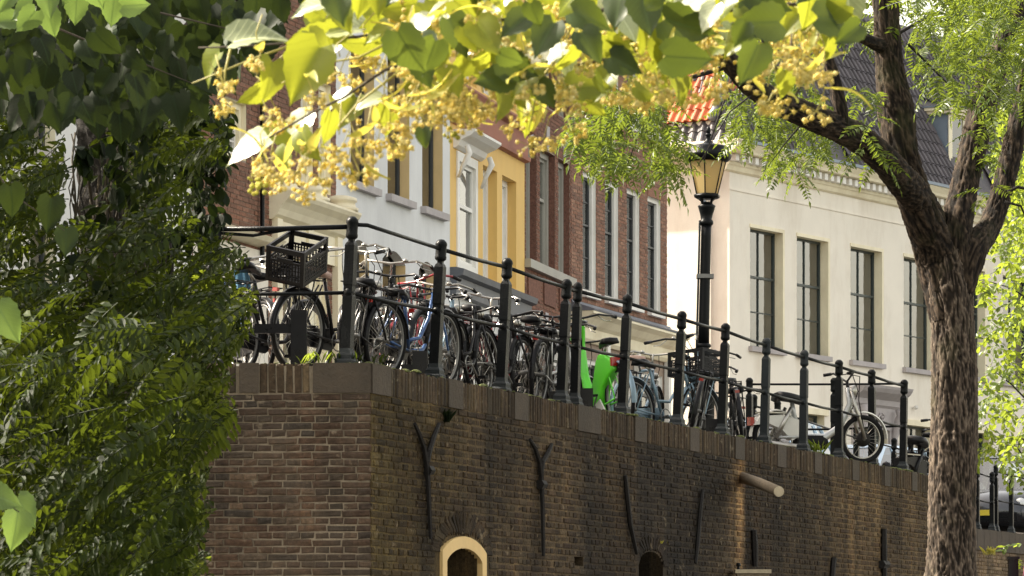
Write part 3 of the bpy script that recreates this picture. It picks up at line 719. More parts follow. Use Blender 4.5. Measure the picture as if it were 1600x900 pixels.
mg, tg, bgl, og = newmat('lantern_glass'); bgl.inputs['Base Color'].default_value = (.75, .62, .34, 1); bgl.inputs['Roughness'].default_value = .25
_tl = nd(tg, 'ShaderNodeBsdfTranslucent'); _tl.inputs[0].default_value = (.88, .76, .45, 1); _ms = nd(tg, 'ShaderNodeMixShader'); _ms.inputs[0].default_value = .6
tg.links.new(bgl.outputs[0], _ms.inputs[1]); tg.links.new(_tl.outputs[0], _ms.inputs[2]); tg.links.new(_ms.outputs[0], og.inputs[0])
M['lantern_glass'] = mg
def hexpt(k, w_, py):
    a = 2*math.pi*k/N6+.3; return lat(py)+Vector((math.cos(a)*w_/s_, math.sin(a)*w_/s_, 0))
for k in range(N6):
    q = MB(); a_, b_ = hexpt(k, 17, 303), hexpt(k+1, 17, 303); c_, d_ = hexpt(k+1, 30, 250), hexpt(k, 30, 250); inw = ((lat(280)-(a_+c_)/2)).normalized()*.006
    q.add([a_, b_, c_, d_, a_+inw, b_+inw, c_+inw, d_+inw], [(0, 1, 2, 3), (4, 7, 6, 5), (0, 4, 5, 1), (1, 5, 6, 2), (2, 6, 7, 3), (3, 7, 4, 0)]); q.build('lantern_pane', mg, lamp)
    q = MB(); q.tube([hexpt(k, 17.3, 304), hexpt(k, 30.3, 249)], .0075, 6); q.build('lantern_bar', M['iron'], lamp)
lseg('lantern_lid', [(31, 253), (35, 250), (37.5, 244), (37, 240), (33, 238), (32, 232), (30, 229), (22, 227), (9, 224), (5, 219), (3.5, 213), (6, 211), (3, 208)], 'iron', 12)
lseg('lantern_finial', [(3, 208), (4, 205), (3, 200), (1, 197)], 'iron', 8)

# ------------------------------------------------------------------ square steel posts of the bike stands
def stand(px, py_top, F_, off, w_, bars, label):
    b = F_.pt(F_.on(px, None, -off), 2.37, -off); s_ = FPX/b.y; h = (HZ-py_top)/s_-2.37
    t = thing('bike_stand', label, 'bike stand', b, group='bike stands along the railing')
    q = MB(); q.box((b.x, b.y, 2.37+h/2), (w_, .09, h)); q.build('stand_post', M['black_paint'], t)
    q = MB()
    for (dx, dz) in bars: q.box((b.x+dx/2, b.y+.02, 2.37+dz), (abs(dx), .05, .075))
    if bars: q.build('stand_bar', M['black_paint'], t)
stand(467, 485, QL, .22, .13, [(-.36, .33)], 'tall square black steel post standing on the wall left of the corner')
stand(656, 549, QR, .25, .125, [(-.16, .12)], 'short square black steel post right of the wall corner before the blue bicycle')
stand(916, 607, QR, .3, .13, [], 'short black steel post in front of the bright green bicycle')
stand(1112, 655, QR, .35, .13, [(-.3, .1)], 'low black steel post with a bar left of the white bicycle wheel')
stand(866, 612, QR, .35, .10, [(-.35, .08)], 'low black steel foot beside the double railing posts')
# ================================================================== HOUSES
MF = {}
FF = Face((4.30, 75.9), (4.30+.658*16, 75.9+16))
FE = Face((1.02, 66.1), (2.88, 71.4)); FD = Face((.21, 62.7), (1.02, 66.1)); FC = Face((-.935, 57.9), (.21, 62.7))
FB = Face((-2.43, 52.96), (-.935, 57.9)); FA = Face((-3.98, 47.8), (-2.43, 52.96)); FG = Face((-6.9, 38.1), (-3.98, 47.8))
def panebox(F, u0, u1, z0, z1, d, mat, par, name='pane'):
    q = MB(); q.obox(F, u0, u1, z0, z1, d-.006, d); return q.build(name, M[mat], par)
def window(F, par, rc, depth=.16, fr='green_sash', fw=.05, cols=2, rows=3, mid=None, glass='glass', curtain='curtain', sill=None, cw=.35, bar=.022, sillover=.06, outer=None, ow=.06, chance=1):
    u0, u1, z0, z1 = rc; d = -depth
    if outer:
        q = MB()
        q.obox(F, u0, u0+ow, z0, z1, d-.02, d+.05); q.obox(F, u1-ow, u1, z0, z1, d-.02, d+.05); q.obox(F, u0+ow, u1-ow, z1-ow, z1, d-.02, d+.049); q.obox(F, u0+ow, u1-ow, z0, z0+ow*.7, d-.02, d+.051)
        of = q; u0 += ow; u1 -= ow; z1 -= ow; z0 += ow*.7
    mid = mid if mid is not None else z0+(z1-z0)*.58
    q = MB()
    q.obox(F, u0, u0+fw, z0, z1, d-.05, d); q.obox(F, u1-fw, u1, z0, z1, d-.05, d)
    q.obox(F, u0+fw, u1-fw, z1-fw, z1, d-.05, d-.001); q.obox(F, u0+fw, u1-fw, z0, z0+fw, d-.05, d-.001)
    q.obox(F, u0+fw, u1-fw, mid-fw*.5, mid+fw*.5, d-.06, d+.012)
    cs = [u0+fw+(u1-u0-2*fw)*i/cols for i in range(cols+1)]
    up = 1 if rows <= 3 else 2; lo = rows-up
    zr = [mid+fw*.5+(z1-fw-mid-fw*.5)*i/up for i in range(up+1)]; zl = [z0+fw+(mid-fw*.5-z0-fw)*i/max(1, lo) for i in range(max(1, lo)+1)]
    for c in cs[1:-1]: q.obox(F, c-bar/2, c+bar/2, z0+fw, mid-fw*.5, d-.045, d-.006); q.obox(F, c-bar/2, c+bar/2, mid+fw*.5, z1-fw, d-.045, d-.006)
    for zz in zr[1:-1]+zl[1:-1]: q.obox(F, u0+fw, u1-fw, zz-bar/2, zz+bar/2, d-.04, d-.008)
    wn = q.build('window', M[fr], par)
    for zz in (zl, zr):
        for j in range(len(zz)-1):
            for i in range(cols): panebox(F, cs[i], cs[i+1], zz[j], zz[j+1], d-.03, glass, wn)
    if outer: of.build('outer_frame', M[outer], wn)
    q = MB()       # curtain hanging in folds at both sides
    W_ = u1-u0
    for (a, b) in ((u0, u0+W_*cw), (u1-W_*cw, u1)):
        n = 10; vs = []
        for i in range(n+1):
            uu = a+(b-a)*i/n; dd = d-.075+.02*math.sin(i*2.3)
            vs += [F.pt(uu, z0, dd), F.pt(uu, z1, dd)]
        q.add(vs, [(2*i, 2*i+2, 2*i+3, 2*i+1) for i in range(n)])
    if curtain: q.build('curtain', M[curtain], wn)
    if sill:
        q = MB(); q.obox(F, rc[0]-sillover, rc[1]+sillover, rc[2]-.10, rc[2], -depth+.02, .09); q.build('sill', M[sill], wn)
    return wn
def room(F, par, u0, u1, z0, z1, d=-1.4): q = MB(); q.obox(F, u0, u1, z0, z1, d-.1, d); q.build('interior', M['room'], par)
def body(F, par, u0, u1, z1, depth, mat, rmat='roof_tile', ridge=1.8):   # closed block behind the front sheet
    q = MB(); za = 2.3
    c = [F.pt(u, z, d) for z in (za, z1) for (u, d) in ((u0, 0), (u1, 0), (u1, -depth), (u0, -depth))]
    q.add(c, [(1, 2, 6, 5), (2, 3, 7, 6), (3, 0, 4, 7)])
    q.build('side_wall', M[mat], par)
    q = MB(); rr = [F.pt(u0, z1+ridge, -depth/2), F.pt(u1, z1+ridge, -depth/2)]
    q.add([F.pt(u0, z1, .1), F.pt(u1, z1, .1), rr[1], rr[0], F.pt(u0, z1, -depth), F.pt(u1, z1, -depth)], [(0, 1, 2, 3), (3, 2, 5, 4), (0, 3, 4), (1, 5, 2)])
    q.build('roof', M[rmat], par)
def moulding(F, par, u0, u1, prof, mat, name='cornice', d0=-.02):
    # prof: list of (z, d) from bottom to top on the outside
    q = MB(); n = len(prof); pr = prof+[(prof[-1][0], d0), (prof[0][0], d0)]; k = len(pr)
    vs = [F.pt(u0, z, d) for z, d in pr]+[F.pt(u1, z, d) for z, d in pr]
    q.add(vs, [(i, i+k, (i+1) % k+k, (i+1) % k) for i in range(k)]+[tuple(range(k)), tuple(range(k, 2*k))[::-1]])
    return q.build(name, M[mat], par)

# ---- cream corner house (F)
def zF(px, py, d=0): return FF.on(px, py, d)[1]
hF = thing('cream_house', 'cream plastered corner house with tall green sash windows, toothed cornice and dark tiled roof', 'house', (4.3, 75.9, 2.37))
wins = [(1172, 1222, 355, 541), (1245, 1293, 368, 551), (1329, 1377, 383, 562), (1412, 1459, 397, 576), (1492, 1538, 411, 590), (1567, 1612, 425, 604)]
low = [(1262, 1288, 648, 720), (1417, 1456, 664, 790), (1514, 1546, 684, 800), (1585, 1625, 690, 810)]
hw = [FF.rect(*w_) for w_ in wins]; zt = hw[0][3]; zb_ = hw[0][2]; hw = [(a, b, zb_, zt) for a, b, _, _ in hw]
hl = [FF.rect(*w_) for w_ in low]; zlt = hl[1][3]; hl = [(a, b, max(2.5, c), zlt) for a, b, c, d in hl]
door = (FF.on(1340), FF.on(1386), 2.4, zF(1340, 668))
ztop = zF(1290, 258)
mb = MB(); wallsheet(mb, FF, 0, FF.L, 2.2, ztop-.05, hw+hl+[door], 0, .17, 0, 1); mb.build('front_wall', [M['plaster_cream'], M['cream_trim']], hF)
SD = Face((4.30-9, 75.9+.658*9), (4.30, 75.9))
mb = MB(); wallsheet(mb, SD, 0, SD.L, 2.2, ztop-.05, [], 0, .1); mb.build('side_wall', M['plaster_cream'], hF)
room(FF, hF, .3, FF.L, 2.4, ztop-.4)
for i, h in enumerate(hw): window(FF, hF, h, .17, 'green_sash', .045, 2, 3, cw=.5, sill='stone_sill', curtain='curtain', mid=h[2]+(h[3]-h[2])*.6)
for i, h in enumerate(hl): window(FF, hF, h, .17, 'green_sash', .05, 2, 2, sill='stone_sill' if i != 1 else None, mid=h[3]-.5)
for h in hl: q = MB(); q.obox(FF, h[0]-.12, h[1]+.12, h[3], h[3]+.12, -.01, .05); q.build('lintel', M['cream_trim'], hF)
for h in hw:        # architrave strips on the opening
    q = MB(); q.obox(FF, h[1]-.001, h[1]+.07, h[2], h[3]+.07, -.02, .022); q.obox(FF, h[0]-.02, h[1]-.001, h[3], h[3]+.071, -.02, .02); q.build('architrave', M['cream_trim'], hF)
# cornice with teeth
z_l = zF(1290, 322)
q = MB(); q.obox(FF, -.02, FF.L, zF(1290, 327), zF(1290, 325), -.01, .02); q.build('string_course', M['plaster_cream'], hF)
zz = lambda y: zF(1290, y)
moulding(FF, hF, -.25, FF.L, [(zz(300), .02), (zz(298), .07), (zz(292), .10), (zz(290), .13), (zz(286), .14)], 'cream_trim', 'cornice_bed')
moulding(FF, hF, -.45, FF.L, [(zz(276), .10), (zz(274), .36), (zz(270), .38), (zz(266), .42), (zz(262), .46), (zz(258), .46), (zz(256), .44)], 'cream_trim', 'cornice')
moulding(SD, hF, 0, SD.L+.46, [(zz(276), .10), (zz(274), .36), (zz(270), .38), (zz(266), .42), (zz(262), .45), (zz(258), .45), (zz(256), .43)], 'cream_trim', 'cornice')
q = MB(); q.obox(FF, -.2, FF.L, zz(290), zz(275.5), -.01, .10); q.build('frieze', M['cream_trim'], hF)
u = -.15; tm = None
k = 0
while u < FF.L:
    if tm is None: q = MB(); q.box((0, 0, 0), (.13, .17, .13)); tm = q.mesh('cornice_tooth', M['white_paint'])
    inst(tm, 'cornice_tooth', hF, FF.pt(u, zz(281), .185), FF.M); u += .26
# mansard roof
TH = rad(62); Vr = (-FF.N*math.cos(TH)+Vector((0, 0, math.sin(TH)))); zr0 = ztop-.02; d_e = .25
def roof_pt(u, v, off=0): return FF.pt(u, zr0, d_e)+Vr*v+(FF.N*math.sin(TH)+Vector((0, 0, math.cos(TH))))*off
RL = 4.6
q = MB(); q.add([roof_pt(-.2, 0), roof_pt(FF.L, 0), roof_pt(FF.L, RL), roof_pt(-.2+RL*.45, RL)], [(0, 1, 2, 3)])
bk = [FF.pt(FF.L, zr0+RL*math.sin(TH), -9), FF.pt(2.0, zr0+RL*math.sin(TH), -9)]
q.add([roof_pt(-.2+RL*.45, RL), roof_pt(FF.L, RL)]+bk, [(0, 1, 2, 3)])
q.add([roof_pt(-.2, 0), roof_pt(-.2+RL*.45, RL), bk[1], FF.pt(-.2, zr0, -9)], [(0, 1, 2, 3)])
q.build('roof', M['roof_tile'], hF)
def pantile(w_=.24, l=.36):
    q = MB(); n = 7; vs = []
    for j, y in enumerate((0, l)):
        for i in range(n+1):
            x = w_*(i/n-.5); zc_ = .028*math.sin(2*math.pi*(i/n)+.4)+(.03 if j == 0 else .004); vs.append((x, y, zc_))
    for i in range(n+1):
        x = w_*(i/n-.5); vs.append((x, 0, .028*math.sin(2*math.pi*(i/n)+.4)+.008))
    q.add(vs, [(i, i+1, i+n+2, i+n+1) for i in range(n)]+[(i, 2*n+2+i, 2*n+3+i, i+1) for i in range(n)], 0, 0.0); return q
TM = pantile(.235, .37).mesh('roof_tile', M['roof_tile'], smooth=False)
rn = (FF.N*math.sin(TH)+Vector((0, 0, math.cos(TH)))); RM = Matrix((FF.U, Vr, rn)).transposed()
# dormers first, so tiles can leave them free
def dormer(pxl, pxr, yb, yt, dfr=-.10):
    u0 = FF.on(pxl, None, dfr); u1 = FF.on(pxr, None, dfr); z0 = FF.on(pxl, yb, dfr)[1]; z1 = FF.on(pxl, yt, dfr)[1]
    return u0, u1, z0, z1, dfr
dms = [dormer(1234, 1297, 250, 168, -.2), dormer(1483, 1530, 283, 172, -.2)]
def in_dormer(u, z): return any(a-.12 < u < b+.12 and z < z1+.05 and z > z0-.4 for a, b, z0, z1, _ in dms)
tl = []
for j in range(int(RL/.31)):
    for i in range(int((FF.L)/.215)):
        u = i*.215+.02; v = j*.31
        if u < -.2+v*.45+.05: continue
        p = roof_pt(u, v)
        if in_dormer(u, p.z): continue
        px, py, s2 = proj(p); tl.append((0 if 1290 < px < 1500 and py > -10 else 1, -s2, u, v))
tl.sort(); q = MB()
for n_, (_, _, u, v) in enumerate(tl):
    Mx = RM @ Matrix.Rotation(R.uniform(-.02, .02), 3, 'Z')
    if n_ < 300: inst(TM, 'roof_tile', hF, roof_pt(u, v, .02), Mx)
    else:
        pq = pantile(.235, .37); c = roof_pt(u, v, .02); q.add([c+Mx @ Vector(p) for p in pq.v], pq.f)
q.build('roof_tiling', M['roof_tile'], hF, kind='stuff')
for n_, (u0, u1, z0, z1, df) in enumerate(dms):
    q = MB()
    for uu in (u0+.02, u1-.02): q.obox(FF, uu-.02, uu+.02, z0-.2, z1, -3.2, df-.02)
    dc = q.build('dormer', M['zinc'], hF)
    q = MB(); q.obox(FF, u0, u0+.16, z0, z1, df-.05, df); q.obox(FF, u1-.16, u1, z0, z1, df-.05, df); q.obox(FF, u0+.16, u1-.16, z1-.12, z1, df-.05, df-.001); q.obox(FF, u0+.16, u1-.16, z0, z0+.1, df-.05, df-.001)
    q.obox(FF, (u0+u1)/2-.025, (u0+u1)/2+.025, z0+.1, z1-.12, df-.04, df-.01)
    # scrolled foot
    q.tube([FF.pt(u0+.02, z0+.5, df), FF.pt(u0-.05, z0+.25, df+.03), FF.pt(u0-.12, z0+.05, df+.05), FF.pt(u0-.05, z0, df+.04)], [.03, .04, .05, .05], 8)
    q.build('dormer_frame', M['cream_trim'], dc)
    panebox(FF, u0+.16, u1-.16, z0+.1, z1-.12, df-.03, 'dark_glass', dc)
    q = MB(); q.obox(FF, u0+.16, u1-.16, z0+.1, z1-.12, df-.5, df-.45); q.build('interior', M['room'], dc)
    q = MB(); q.obox(FF, u0-.15, u1+.15, z1, z1+.07, -3.2, df+.14); q.obox(FF, u0-.10, u1+.10, z1-.07, z1, -3.0, df+.09); q.build('dormer_cornice', M['cream_trim'], dc)
    q = MB(); q.obox(FF, u0-.17, u1+.17, z1+.07, z1+.10, -3.25, df+.16); q.build('dormer_roof', M['zinc'], dc)
q = MB(); q.obox(FF, -.2, FF.L, ztop-.03, ztop+.03, .2, .50); q.build('gutter', M['zinc'], hF)
# door portal
pu0, pu1 = FF.on(1330), FF.on(1396); zp = lambda y: zF(1340, y)
moulding(FF, hF, pu0-.12, pu1+.12, [(zp(634), .06), (zp(630), .12), (zp(622), .14), (zp(618), .22), (zp(612), .34), (zp(606), .40), (zp(602), .42)], 'stone_sill', 'portal_cornice')
q = MB(); q.obox(FF, pu0, pu1, zp(668), zp(633), -.02, .06); q.obox(FF, pu0, pu0+.26, 2.4, zp(668), -.02, .055); q.obox(FF, pu1-.26, pu1, 2.4, zp(668), -.02, .056)
pt_ = q.build('portal', M['grey_paint'] if False else M['stone_sill'], hF)
def spiral(q, F, u, z, d, w_, turns=1.4, r0=.02, r1=.14, tr=.03):
    pts_ = [F.pt(u+math.cos(a)*r, z+math.sin(a)*r, d) for i in range(15) for a, r in [((i/14)*turns*6.283, r0+(r1-r0)*i/14)]]; q.tube(pts_, tr, 6)
for uu in (pu0+.13, pu1-.13):
    q = MB(); q.tube([FF.pt(uu, zp(634), .22), FF.pt(uu, zp(645), .26), FF.pt(uu, zp(660), .17), FF.pt(uu, zp(680), .10), FF.pt(uu, zp(700), .12), FF.pt(uu, zp(706), .07)], [.10, .11, .09, .07, .08, .05], 8, flat=.8); q.build('console', M['stone_sill'], pt_, True)
q = MB()
um = (pu0+pu1)/2
for sgn in (-1, 1):
    spiral(q, FF, um+sgn*.32, zp(650), .075, .1, 1.3, .02, .10, .02)
    q.tube([FF.pt(um+sgn*.05, zp(655), .07), FF.pt(um+sgn*.2, zp(644), .08), FF.pt(um+sgn*.3, zp(655), .07), FF.pt(um+sgn*.45, zp(646), .075)], [.02, .03, .03, .015], 6)
q.lathe([(.01, 0), (.07, .03), (.08, .08), (.03, .14)], FF.pt(um, zp(660), .07), 8); q.build('carved_ornament', M['stone_sill'], pt_, True)
dq = MB(); dq.obox(FF, door[0], door[1], 2.4, door[3], -.22, -.17)
for k in range(3): dq.obox(FF, door[0]+.15, door[1]-.15, 2.6+k*.7, 3.15+k*.7, -.175, -.15)
dd = dq.build('door', M['green_sash'], hF); q = MB(); q.tube([FF.pt(door[1]-.15, 3.4, -.12), FF.pt(door[1]-.15, 3.6, -.12)], .02, 6); q.build('handle', M['chrome'], dd)
q = MB(); q.lathe([(.03, 0), (.05, .03), (.05, .07), (.01, .09)], FF.pt(FF.on(1426), zF(1426, 640), .08), 10); q.tube([FF.pt(FF.on(1426), zF(1426, 637), 0), FF.pt(FF.on(1426), zF(1426, 637), .1)], .012, 6); q.build('outdoor_light', M['white_paint'], hF)
q = MB(); q.tube([SD.pt(SD.L-.55, ztop-.3, .08), SD.pt(SD.L-.55, 2.4, .08)], .05, 8)
q.tube([SD.pt(SD.L-.2, zF(1150, 262), .3), SD.pt(SD.L-.55, zF(1150, 292), .08)], .045, 8); q.build('drainpipe', M['zinc'], hF, True)

# ---- red brick house (E)
def bricks_on(F, par, u0, u1, z0, z1, holes, mat, ch=.064, L=.22):
    b = courses(u0, u1, z0, z1, holes, ch, L, .105, .012, 'running'); q = MB()
    for (a, bb_, c, d) in b:
        pr = R.uniform(.002, .010); q.add([F.pt(a, c, 0), F.pt(bb_, c, 0), F.pt(bb_, d, 0), F.pt(a, d, 0), F.pt(a, c, pr), F.pt(bb_, c, pr), F.pt(bb_, d, pr), F.pt(a, d, pr)], [(4, 5, 6, 7), (0, 4, 7, 3), (1, 2, 6, 5), (3, 7, 6, 2), (0, 1, 5, 4)])
    q.build('brickwork', M[mat], par, kind='stuff')
def house(name, label, F, ztop, ws, wall_m, rev_m, depth, brick=None, zlow=2.2, sidemat=None, extra=[], bz0=None, lip=0):
    h = thing(name, label, 'house', (F.A.x, F.A.y, 2.37))
    mb = MB(); wallsheet(mb, F, 0, F.L, zlow, ztop, ws+extra, -.004, depth, 0, 1); mb.build('front_wall', [M[wall_m], M[rev_m]], h)
    room(F, h, .1, F.L-.1, 2.4, ztop-.2)
    body(F, h, 0, F.L, ztop, 8, sidemat or wall_m)
    if brick: bricks_on(F, h, 0, F.L, bz0 or 2.3, ztop, ws+extra, brick)
    return h
E1w = [(910, 931, 268, 455), (945, 966, 282, 463), (979, 999, 293, 474), (1012, 1032, 303, 486)]
eh = [FE.rect(*w_) for w_ in E1w]; zt = sum(h[3] for h in eh)/4; zb_ = sum(h[2] for h in eh)/4
eh = [(a, b, zb_, zt) for a, b, _, _ in eh]
up = [FE.rect(a, b, 0, 0) for a, b, _, _ in E1w]; up = [(a, b, zt+1.15, zt+2.7) for a, b, _, _ in eh]
zE = lambda px, py: FE.on(px, py)[1]
zcor = zE(976, 509)
lowE = [(FE.L*.08, FE.L*.30, 2.4, zcor-.75), (FE.L*.36, FE.L*.62, 2.4, zcor-.75), (FE.L*.68, FE.L*.95, 2.4, zcor-.75)]
hE = house('red_brick_house', 'red brick house with four tall white framed windows above a cream shopfront cornice', FE, 12.2, eh+up+lowE, 'mortar_house', 'white_paint', .10, 'e_brick', bz0=zcor+.06, sidemat='e_brick')
for h in eh: window(FE, hE, h, .10, 'dark_sash', .035, 1, 4, curtain='curtain_white', outer='white_paint', ow=.075, cw=.36, mid=h[2]+(h[3]-h[2])*.57, sill='white_paint', sillover=.03)
for h in up: window(FE, hE, h, .10, 'dark_sash', .035, 1, 2, curtain='curtain_white', outer='white_paint', ow=.09, sill='white_paint', sillover=.03)
for h in lowE: window(FE, hE, h, .10, 'dark_sash', .05, 1, 2, outer='white_paint', ow=.08, curtain=None, mid=h[3]-.4)
q = MB(); q.obox(FE, 0, FE.L, 2.3, zcor-.55, .0, .035); 
for uu in (0.02, FE.L*.31, FE.L*.63, FE.L-.2):
    q = MB(); q.obox(FE, uu, uu+.16, 2.4, zcor-.42, .012, .10); q.build('shopfront_pilaster', M['white_paint'], hE)
moulding(FE, hE, -.05, FE.L+.1, [(zcor-.48, .05), (zcor-.42, .10), (zcor-.25, .12), (zcor-.2, .2), (zcor-.1, .30), (zcor-.04, .42), (zcor, .42)], 'cream_trim', 'shopfront_cornice')
moulding(FE, hE, -.06, FE.L+.11, [(zcor+.003, .43), (zcor+.03, .44), (zcor+.16, .05), (zcor+.2, .03)], 'lead', 'lead_flashing')
for i, h in enumerate(eh):
    q = MB(); q.obox(FE, h[0]-.02, h[1]+.02, h[3], h[3]+.16, -.01, .016); q.build('lintel', M['e_brick'], hE)

# ---- dark brick house (D)
D1 = [(817, 838, 215, 402), (843, 867, 230, 414), (872, 892, 246, 428)]
dh = [FD.rect(*w_) for w_ in D1]; zt = sum(h[3] for h in dh)/3; zb_ = sum(h[2] for h in dh)/3; dh = [(max(.05, a), b, zb_, zt) for a, b, _, _ in dh]
dh[2] = (dh[2][0], min(dh[2][1], FD.L-.12), zb_, zt)
dup_ = [(a, b, zt+.75, zt+2.2) for a, b, _, _ in dh]
zD = lambda px, py: FD.on(px, py)[1]
dl = [FD.rect(838, 852, 500, 640), FD.rect(864, 884, 508, 640)]; dl = [(a, b, 2.4, d) for a, b, c, d in dl]
hD = house('dark_brick_house', 'narrow brown brick house with grey window frames between the yellow and red brick houses', FD, 12.6, dh+dup_+dl, 'mortar_house', 'd_brick', .16, 'd_brick', sidemat='d_brick')
for h in dh: window(FD, hD, h, .16, 'grey_paint', .05, 1, 2, curtain='curtain', cw=.4, outer='grey_paint', ow=.09, mid=h[2]+(h[3]-h[2])*.6)
for h in dup_: window(FD, hD, h, .16, 'grey_paint', .05, 1, 2, outer='grey_paint', ow=.07)
for h in dl: window(FD, hD, h, .14, 'white_paint', .06, 1, 2, outer='white_paint', ow=.09, mid=h[3]-.6, curtain=None)
q = MB(); q.obox(FD, 0, FD.L, zb_-.14, zb_, -.02, .10); q.build('sill_band', M['grey_paint'], hD)
for k in range(3):
    a = .15+k*FD.L/3; q = MB()
    q.obox(FD, a, a+FD.L/3-.3, zb_-.62, zb_-.25, .008, .03); q.build('sunk_panel', M['d_brick'], hD)
for h in dh:
    um_ = (h[0]+h[1])/2; q = MB(); q.add([FD.pt(um_-.08, h[3]+.02, .02), FD.pt(um_+.08, h[3]+.02, .02), FD.pt(um_+.12, h[3]+.42, .02), FD.pt(um_-.12, h[3]+.42, .02), FD.pt(um_-.08, h[3]+.02, -.01), FD.pt(um_+.08, h[3]+.02, -.01), FD.pt(um_+.12, h[3]+.42, -.01), FD.pt(um_-.12, h[3]+.42, -.01)], [(0, 1, 2, 3), (0, 4, 5, 1), (1, 5, 6, 2), (2, 6, 7, 3), (3, 7, 4, 0)]); q.build('keystone', M['stone_sill'], hD)
for (px, py) in ((822, 480), (853, 498)):
    u_, z_ = FD.on(px, py); q = MB(); q.add([FD.pt(u_-.06, z_-.25, .02), FD.pt(u_+.06, z_-.25, .02), FD.pt(u_+.12, z_+.1, .02), FD.pt(u_-.12, z_+.1, .02)], [(0, 1, 2, 3)]); q.obox(FD, u_-.05, u_+.05, z_-.24, z_+.08, -.01, .018); q.build('keystone', M['stone_sill'], hD)

# ---- yellow house (C)
zC = lambda px, py: FC.on(px, py)[1]
zband = zC(760, 440)      # top of the slate band
cw = [FC.rect(713, 745, 222, 436), FC.rect(755, 777, 256, 440), FC.rect(785, 807, 273, 458)]
cz1 = zC(757, 258); cw = [(cw[0][0], cw[0][1], zband+.03, zC(713, 235)), (cw[1][0], cw[1][1], zband+.03, cz1), (cw[2][0], cw[2][1], zband+.03, cz1)]
zbr = zC(760, 222)        # foot of the brown cornice
cu = [(cw[1][0], cw[1][1], zbr+.75, zbr+2.1), (cw[2][0], cw[2][1], zbr+.75, zbr+2.1), (cw[0][0], cw[0][1], zbr+.75, zbr+2.1)]
cl = [(.3, 1.3, 2.4, zband-1.1), (1.7, 2.6, 2.4, zband-1.1), (3.0, 4.3, 2.4, zband-1.1)]
hC = house('yellow_house', 'narrow ochre yellow house with white sash windows, a brown cornice and a slate grey band', FC, 12.2, cw+cu, 'plaster_yellow', 'plaster_yellow', .22, zlow=zband-.1, sidemat='plaster_white')
mb = MB(); wallsheet(mb, FC, 0, FC.L, 2.2, zband-.1, cl, -.002, .1); mb.build('shopfront_wall', M['plaster_white'], hC)
for i, h in enumerate(cw):
    window(FC, hC, h, .20 if i else .03, 'white_paint', .06, 1, 2, curtain='curtain_white', cw=.5, outer='white_paint', ow=.10 if i else .14, mid=h[2]+(h[3]-h[2])*.55)
for h in cu: window(FC, hC, h, .18, 'white_paint', .06, 1, 2, outer='white_paint', ow=.08, curtain='curtain_white')
for h in cl: window(FC, hC, h, .1, 'white_paint', .07, 1, 2, outer='white_paint', ow=.1, mid=h[3]-.4, curtain='curtain_white')
h = cw[0]
moulding(FC, hC, h[0]-.18, h[1]+.22, [(h[3]+.02, .02), (h[3]+.06, .08), (h[3]+.14, .12), (h[3]+.2, .26), (h[3]+.26, .34), (h[3]+.30, .34)], 'white_paint', 'window_hood')
for uu in (h[0]-.06, h[1]+.08):
    q = MB(); q.tube([FC.pt(uu, h[3]+.06, .18), FC.pt(uu, h[3]-.05, .22), FC.pt(uu, h[3]-.25, .12), FC.pt(uu, h[3]-.42, .05)], [.04, .05, .035, .02], 8); q.build('hood_bracket', M['white_paint'], hC, True)
moulding(FC, hC, 0, FC.L+.02, [(zbr, .01), (zbr+.02, .09), (zbr+.08, .10), (zbr+.10, .05), (zbr+.45, .06), (zbr+.48, .16), (zbr+.55, .22), (zbr+.58, .22)], 'terracotta', 'brown_cornice')
moulding(FC, hC, 0, FC.L+.03, [(zband-.42, .03), (zband-.40, .10), (zband-.15, .11), (zband-.12, .2), (zband-.03, .22), (zband, .10)], 'slate_paint', 'slate_band')
q = MB()
for k in range(3):
    u0 = R.uniform(.4, 3.5); zz_ = zband-.6; q.tube([FC.pt(u0+i*.12, zz_+.18*math.sin(i*1.7+k), .06+.02*math.cos(i)) for i in range(9)], .008, 5)
q.build('loose_cable', M['iron'], hC)

# ---- white house (B)
B1 = [(545, 585, 90, 287), (606, 640, 105, 303), (660, 692, 130, 318)]
b1 = [FB.rect(*w_) for w_ in B1]; zs_ = sum(h[2] for h in b1)/3; b1 = [(a, b, zs_, zs_+2.05) for a, b, _, _ in b1]
B2 = [(548, 577, 372, 560), (598, 634, 388, 560), (655, 681, 402, 560)]
b2_ = [FB.rect(*w_) for w_ in B2]; zl2 = sum(h[3] for h in b2_)/3; b2_ = [(a, b, 3.2, zl2) for a, b, _, _ in b2_]
hB = house('pale_blue_house', 'pale blue white plastered house with deep ochre window reveals, left of the yellow house', FB, 11.8, b1+b2_, 'plaster_blue', 'ochre_trim', .17, sidemat='plaster_blue')
for h in b1: window(FB, hB, h, .15, 'dark_sash', .045, 1, 2, curtain='curtain_white', cw=.5, sill='stone_sill', sillover=.08, mid=h[2]+(h[3]-h[2])*.62)
